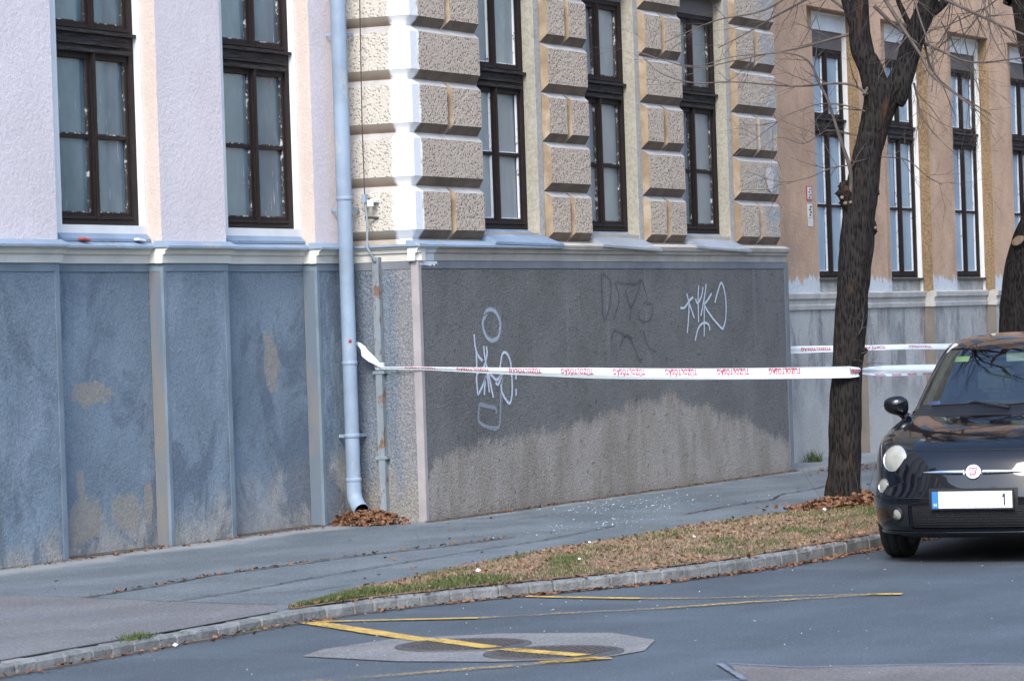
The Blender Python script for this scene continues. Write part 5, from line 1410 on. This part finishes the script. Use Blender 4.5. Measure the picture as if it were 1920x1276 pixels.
for sg in (-1, 1):
    def cf(t, sg=sg):
        a = sorted((sg*.43, sg*(.60-.05*(1-t)-.05*(1-t)**3))); return a
    patch('fog_lamp_surround', 0, 0, .245, .385, m_trim, .004, 6, 6, cf)
    n = fn(sg*.505, .325); c = cs(fx(.505*sg, .325), .505*sg, .325)+csn(n)*.006
    b = bmesh.new(); lathe(b, [(.045, -.004), (.046, .006), (.037, .010), (.034, .002)], c, csn(n), 24); fl = cpart('fog_lamp', b, m_trim)
    b = bmesh.new(); lathe(b, [(0, .010), (.015, .009), (.028, .004), (.034, 0)], c, csn(n), 24); o = cpart('lens', b, m_lens, fl)
    for nm, yy, zz, rr in (('headlight', .540, .672, .090), ('lower_lamp', .622, .498, .047)):
        n = fn(sg*yy, zz); n = (n+Vector((-.55, 0, 0))).normalized(); c = cs(fx(sg*yy, zz), sg*yy, zz); N = csn(n)
        b = bmesh.new(); lathe(b, [(rr*1.05, -.035), (rr*1.07, .004), (rr*1.02, .012), (rr*.96, .010)], c, N, 40); hl = cpart(nm, b, m_paint if nm == 'headlight' else m_trim)
        b = bmesh.new(); lathe(b, [(0, rr*.34), (rr*.25, rr*.325), (rr*.5, rr*.28), (rr*.72, rr*.21), (rr*.88, rr*.14), (rr*.96, .008), (rr*.97, -.01)], c, N, 40); cpart('lens', b, m_lens, hl)
        b = bmesh.new(); lathe(b, [(rr*.93, rr*.07+.003), (rr*.965, .013), (rr*.985, .0125), (rr*.97, .005)], c, N, 40); cpart('chrome_ring', b, m_chrome, hl)
        b = bmesh.new(); lathe(b, [(0, rr*.345), (rr*.10, rr*.335), (rr*.12, rr*.32)], c+N*.0015+Vector((0, 0, -rr*.1)), N, 16); cpart('bulb_glint', b, m_refl, hl)
    b = bmesh.new(); P = []; rr = []
    for t in np.linspace(0, 1, 14):
        y = sg*(.062+.265*t); P.append(cs(fx(y, .585), y, .585)+csn(fn(y, .585))*.004); rr.append(.013*(1-t**2.2)+.003)
    tube(b, P, rr, 10); cpart('chrome_whisker', b, m_chrome)
# emblem
n = fn(0, .585); c = cs(fx(0, .585), 0, .585); N = csn(n)
b = bmesh.new(); lathe(b, [(.050, -.004), (.050, .008), (.044, .013), (.039, .010)], c, N, 40); em = cpart('badge', b, m_chrome)
b = bmesh.new(); lathe(b, [(0, .011), (.039, .010)], c, N, 40); cpart('badge_field', b, simple('badge_silver', (.62, .60, .63), .4), em)
m_red = simple('badge_red', (.42, .02, .07), .3)
up = (Vector((0, 0, 1))-N*N.z).normalized(); rt = up.cross(N)
def on_badge(u_, v_, o_): return c+rt*u_+up*v_+N*o_
vs = [on_badge(*p, .0135) for p in ((-.019, -.023), (.019, -.023), (.025, .025), (-.025, .025))]
pymesh('badge_shield', vs, [(0, 1, 2, 3)], m_red, em, False, None, True)
BV, BF = word_mesh('FIAT')
pymesh('lettering', [on_badge(-.019+.038*x, -.018+.036*y, .0145) for x, y, _ in BV], BF, simple('badge_letters', (.75, .72, .74), .4), em, False, None, True)
# number plate
xp = fx(.0, .42)-.022
b = bmesh.new()
def pb(y0, y1, z0, z1, d0, d1, mi=0):
    vs = [b.verts.new(cs(xp-d, y, z)) for d in (d0, d1) for (y, z) in ((y0, z0), (y1, z0), (y1, z1), (y0, z1))]
    for q in ((0, 1, 2, 3), (7, 6, 5, 4), (0, 4, 5, 1), (1, 5, 6, 2), (2, 6, 7, 3), (3, 7, 4, 0)): f = b.faces.new([vs[k] for k in q]); f.material_index = mi
pb(-.268, .268, .352, .478, 0, .010); bmesh.ops.recalc_face_normals(b, faces=b.faces); pl = cpart('number_plate', b, m_trim)
b = bmesh.new(); pb(-.215, .257, .362, .468, .010, .013); bmesh.ops.recalc_face_normals(b, faces=b.faces); cpart('plate_face', b, simple('plate_white', (.80, .81, .82), .35, 0, .01), pl)
b = bmesh.new(); pb(-.257, -.2155, .362, .468, .010, .013); bmesh.ops.recalc_face_normals(b, faces=b.faces); cpart('plate_strip', b, simple('plate_blue', (.04, .20, .52), .35, 0, .02), pl)
def plate_text(txt, y0, y1, z0, z1, mat):
    tv, tf = word_mesh(txt)
    if txt == '1': pass
    pymesh('lettering', [cs(xp-.0145, y0+(y1-y0)*x, z0+(z1-z0)*y) for x, y, _ in tv], tf, mat, pl, False, None, True)
m_ink = simple('plate_ink', (.02, .02, .05), .4)
b = bmesh.new(); pb(.203, .212, .378, .452, .0131, .0142); pb(.194, .203, .430, .440, .0131, .0142); pb(.198, .204, .437, .449, .0131, .0141)
bmesh.ops.recalc_face_normals(b, faces=b.faces); cpart('digit_one', b, m_ink, pl)
plate_text('H', -.245, -.228, .374, .394, m_litter)
# faint leftovers of the blurred characters
b = bmesh.new()
for y, z in ((-.02, .375), (.02, .374), (.105, .373), (.145, .372), (.16, .378)): pb(y-.004, y+.004, z-.003, z+.002, .0131, .0138)
bmesh.ops.recalc_face_normals(b, faces=b.faces); cpart('ink_traces', b, simple('plate_traces', (.12, .12, .14), .4), pl)
# mirrors
for sg in (-1, 1):
    b = bmesh.new(); res = bmesh.ops.create_uvsphere(b, u_segments=28, v_segments=16, radius=1)
    for v in res['verts']:
        x, y, z = v.co; e = 2.6
        k = (abs(x)**e+abs(y)**e+abs(z)**e)**(-1/e); x, y, z = x*k, y*k, z*k
        x = x*(1-.25*(y*sg < 0)*abs(y))
        v.co = cs(1.16+x*.065, sg*.768+y*.083, .985+z*(.064-.012*y*sg)+.006*y*sg)
    mr_ = cpart('mirror', b, m_paint, CAR, True)
    b = bmesh.new(); tube(b, [cs(1.20, sg*.70, .90), cs(1.18, sg*.73, .925), cs(1.17, sg*.765, .955)], [.035, .028, .026], 12); cpart('mirror_stalk', b, m_paint, mr_)
    b = bmesh.new(); lathe(b, [(0, .0), (.062, .0)], cs(1.226, sg*.768, .985), cs(1, 0, 0), 24); cpart('mirror_glass', b, m_chrome, mr_)
# wipers
for y0, y1 in ((-.50, .04), (-.02, .50)):
    b = bmesh.new(); P = []
    for t in np.linspace(0, 1, 12):
        y = y0+(y1-y0)*t; z = .968+.012*math.sin(math.pi*t); P.append(cs(fx(y, z), y, z)+csn(fn(y, z))*.016)
    tube(b, P, .007, 6); tube(b, [cs(fx(y1, .94), y1, .94)+Vector((0, 0, .02)), P[6]+Vector((.01, 0, .012)), P[5]], [.012, .008, .006], 6)
    cpart('wiper', b, m_trim)
for y in (-.25, .18):
    b = bmesh.new(); res = bmesh.ops.create_icosphere(b, subdivisions=2, radius=.012)
    for v in res['verts']: v.co += cs(fx(y, .90), y, .905)
    cpart('washer_jet', b, m_trim)
# wheels
def wheel(xw, sg, steer):
    cy = sg*.668; ax = Vector((math.sin(steer), math.cos(steer)*1.0, 0)); c = cs(xw, cy, .288)
    ax = cs(ax.x, ax.y, 0)*sg; Wd = .088
    b = bmesh.new()
    lathe(b, [(.205, -Wd*.9), (.255, -Wd), (.278, -Wd*.86), (.288, -Wd*.6), (.289, -.035), (.283, -.033), (.283, -.027), (.289, -.025), (.289, .025), (.283, .027), (.283, .033), (.289, .035), (.288, Wd*.6), (.278, Wd*.86), (.255, Wd), (.205, Wd*.9)], c, ax, 56)
    wr = cpart('wheel', b, m_tyre)
    b = bmesh.new(); lathe(b, [(.205, Wd*.9), (.200, Wd*.7), (.19, Wd*.4), (.06, Wd*.55), (.05, Wd*.75), (0, Wd*.75)], c, ax, 40)
    a = ax.orthogonal().normalized(); bb = ax.cross(a)
    for k in range(8):
        t = 2*math.pi*k/8; d = a*math.cos(t)+bb*math.sin(t); tube(b, [c+ax*Wd*.75+d*.05, c+ax*Wd*.8+d*.195], [.022, .016], 6)
    cpart('rim', b, m_refl, wr)
    b = bmesh.new(); lathe(b, [(.205, -Wd*.9), (0, -Wd*.5)], c, ax, 40); cpart('hub_back', b, m_black, wr)
for sg in (-1, 1):
    wheel(.78, sg, 0); wheel(3.08, sg, 0)
b = bmesh.new(); box(b, -3.0, -.45, -.50, .50, .16, .24); cpart('underbody', b, m_black)
# cabin
for y in (-.33, .33):
    b = bmesh.new()
    box(b, -2.25, -1.75, -y-.24, -y+.24, .42, .60)
    for (x, z0, z1, w_) in ((2.20, .58, .98, .23), (2.30, .99, 1.02, .06), (2.28, 1.03, 1.20, .125)):
        box(b, -x-.06, -x+.04, -y-w_, -y+w_, z0, z1)
    bmesh.ops.bevel(b, geom=b.edges[:], offset=.03, segments=3, affect='EDGES'); cpart('front_seat', b, m_seat)
b = bmesh.new(); box(b, -2.95, -2.85, -.52, .52, .5, 1.08); bmesh.ops.bevel(b, geom=b.edges[:], offset=.03, segments=2, affect='EDGES'); cpart('rear_seat', b, m_seat)
b = bmesh.new(); box(b, -1.70, -1.16, -.56, .56, .74, .915); bmesh.ops.bevel(b, geom=b.edges[:], offset=.035, segments=2, affect='EDGES'); cpart('dashboard', b, m_pale)
b = bmesh.new(); box(b, -3.2, -.9, -.62, .62, .26, .30); cpart('cabin_floor', b, m_dash)
b = bmesh.new()
P = [cs(1.78+.05*math.sin(t)*1.0-.06, .34+.18*math.cos(t), .93+.17*math.sin(t)) for t in np.linspace(0, 2*math.pi, 29)]
tube(b, P, .014, 8, 0, False); tube(b, [cs(1.72, .34, .93), cs(1.60, .34, .88)], .03, 8); tube(b, [cs(1.72, .17, .93), cs(1.72, .51, .93)], .014, 6); cpart('steering_wheel', b, m_dash)
b = bmesh.new(); box(b, -1.66, -1.63, -.11, .11, 1.255, 1.31); tube(b, [cs(1.64, 0, 1.30), cs(1.68, 0, 1.35)], .008, 6); cpart('rear_view_mirror', b, m_pale)
for sg in (-1, 1):
    b = bmesh.new(); P = []
    for z in np.linspace(.96, 1.36, 10):
        y = sg*prof(z)[1]*.87; P.append(cs(fx(y, z)+.035, y*.955, z))
    tube(b, P, .028, 8); cpart('pillar_trim', b, m_pale)
patch('windscreen_sticker', -.545, -.46, .985, 1.012, simple('blue_sticker', (.12, .22, .55), .4), -.003, 3, 2)
patch('windscreen_sticker', -.44, -.34, 1.265, 1.30, simple('lime_sticker', (.50, .62, .22), .4), -.003, 3, 2)

# ------------------------------------------------------------------ small things on the left sills
for (x, y, z, c, lab, nm) in ((19.62, YR-.05, 2.297, (.55, .10, .06), 'small orange red scrap on the cornice under the left window', 'orange_scrap'), (20.32, YR-.045, 2.298, (.8, .8, .8), 'small white scrap on the cornice under the left window', 'white_scrap')):
    bm = bmesh.new(); box(bm, x-.05, x+.05, y-.03, y+.01, z-.008, z+.008)
    bmesh.ops.bevel(bm, geom=bm.edges[:], offset=.003, segments=1, affect='EDGES')
    for v in bm.verts: v.co.z += .006*math.sin(v.co.x*90)
    setp(obj(nm, bm, simple(nm, c, .6)), lab, 'litter')
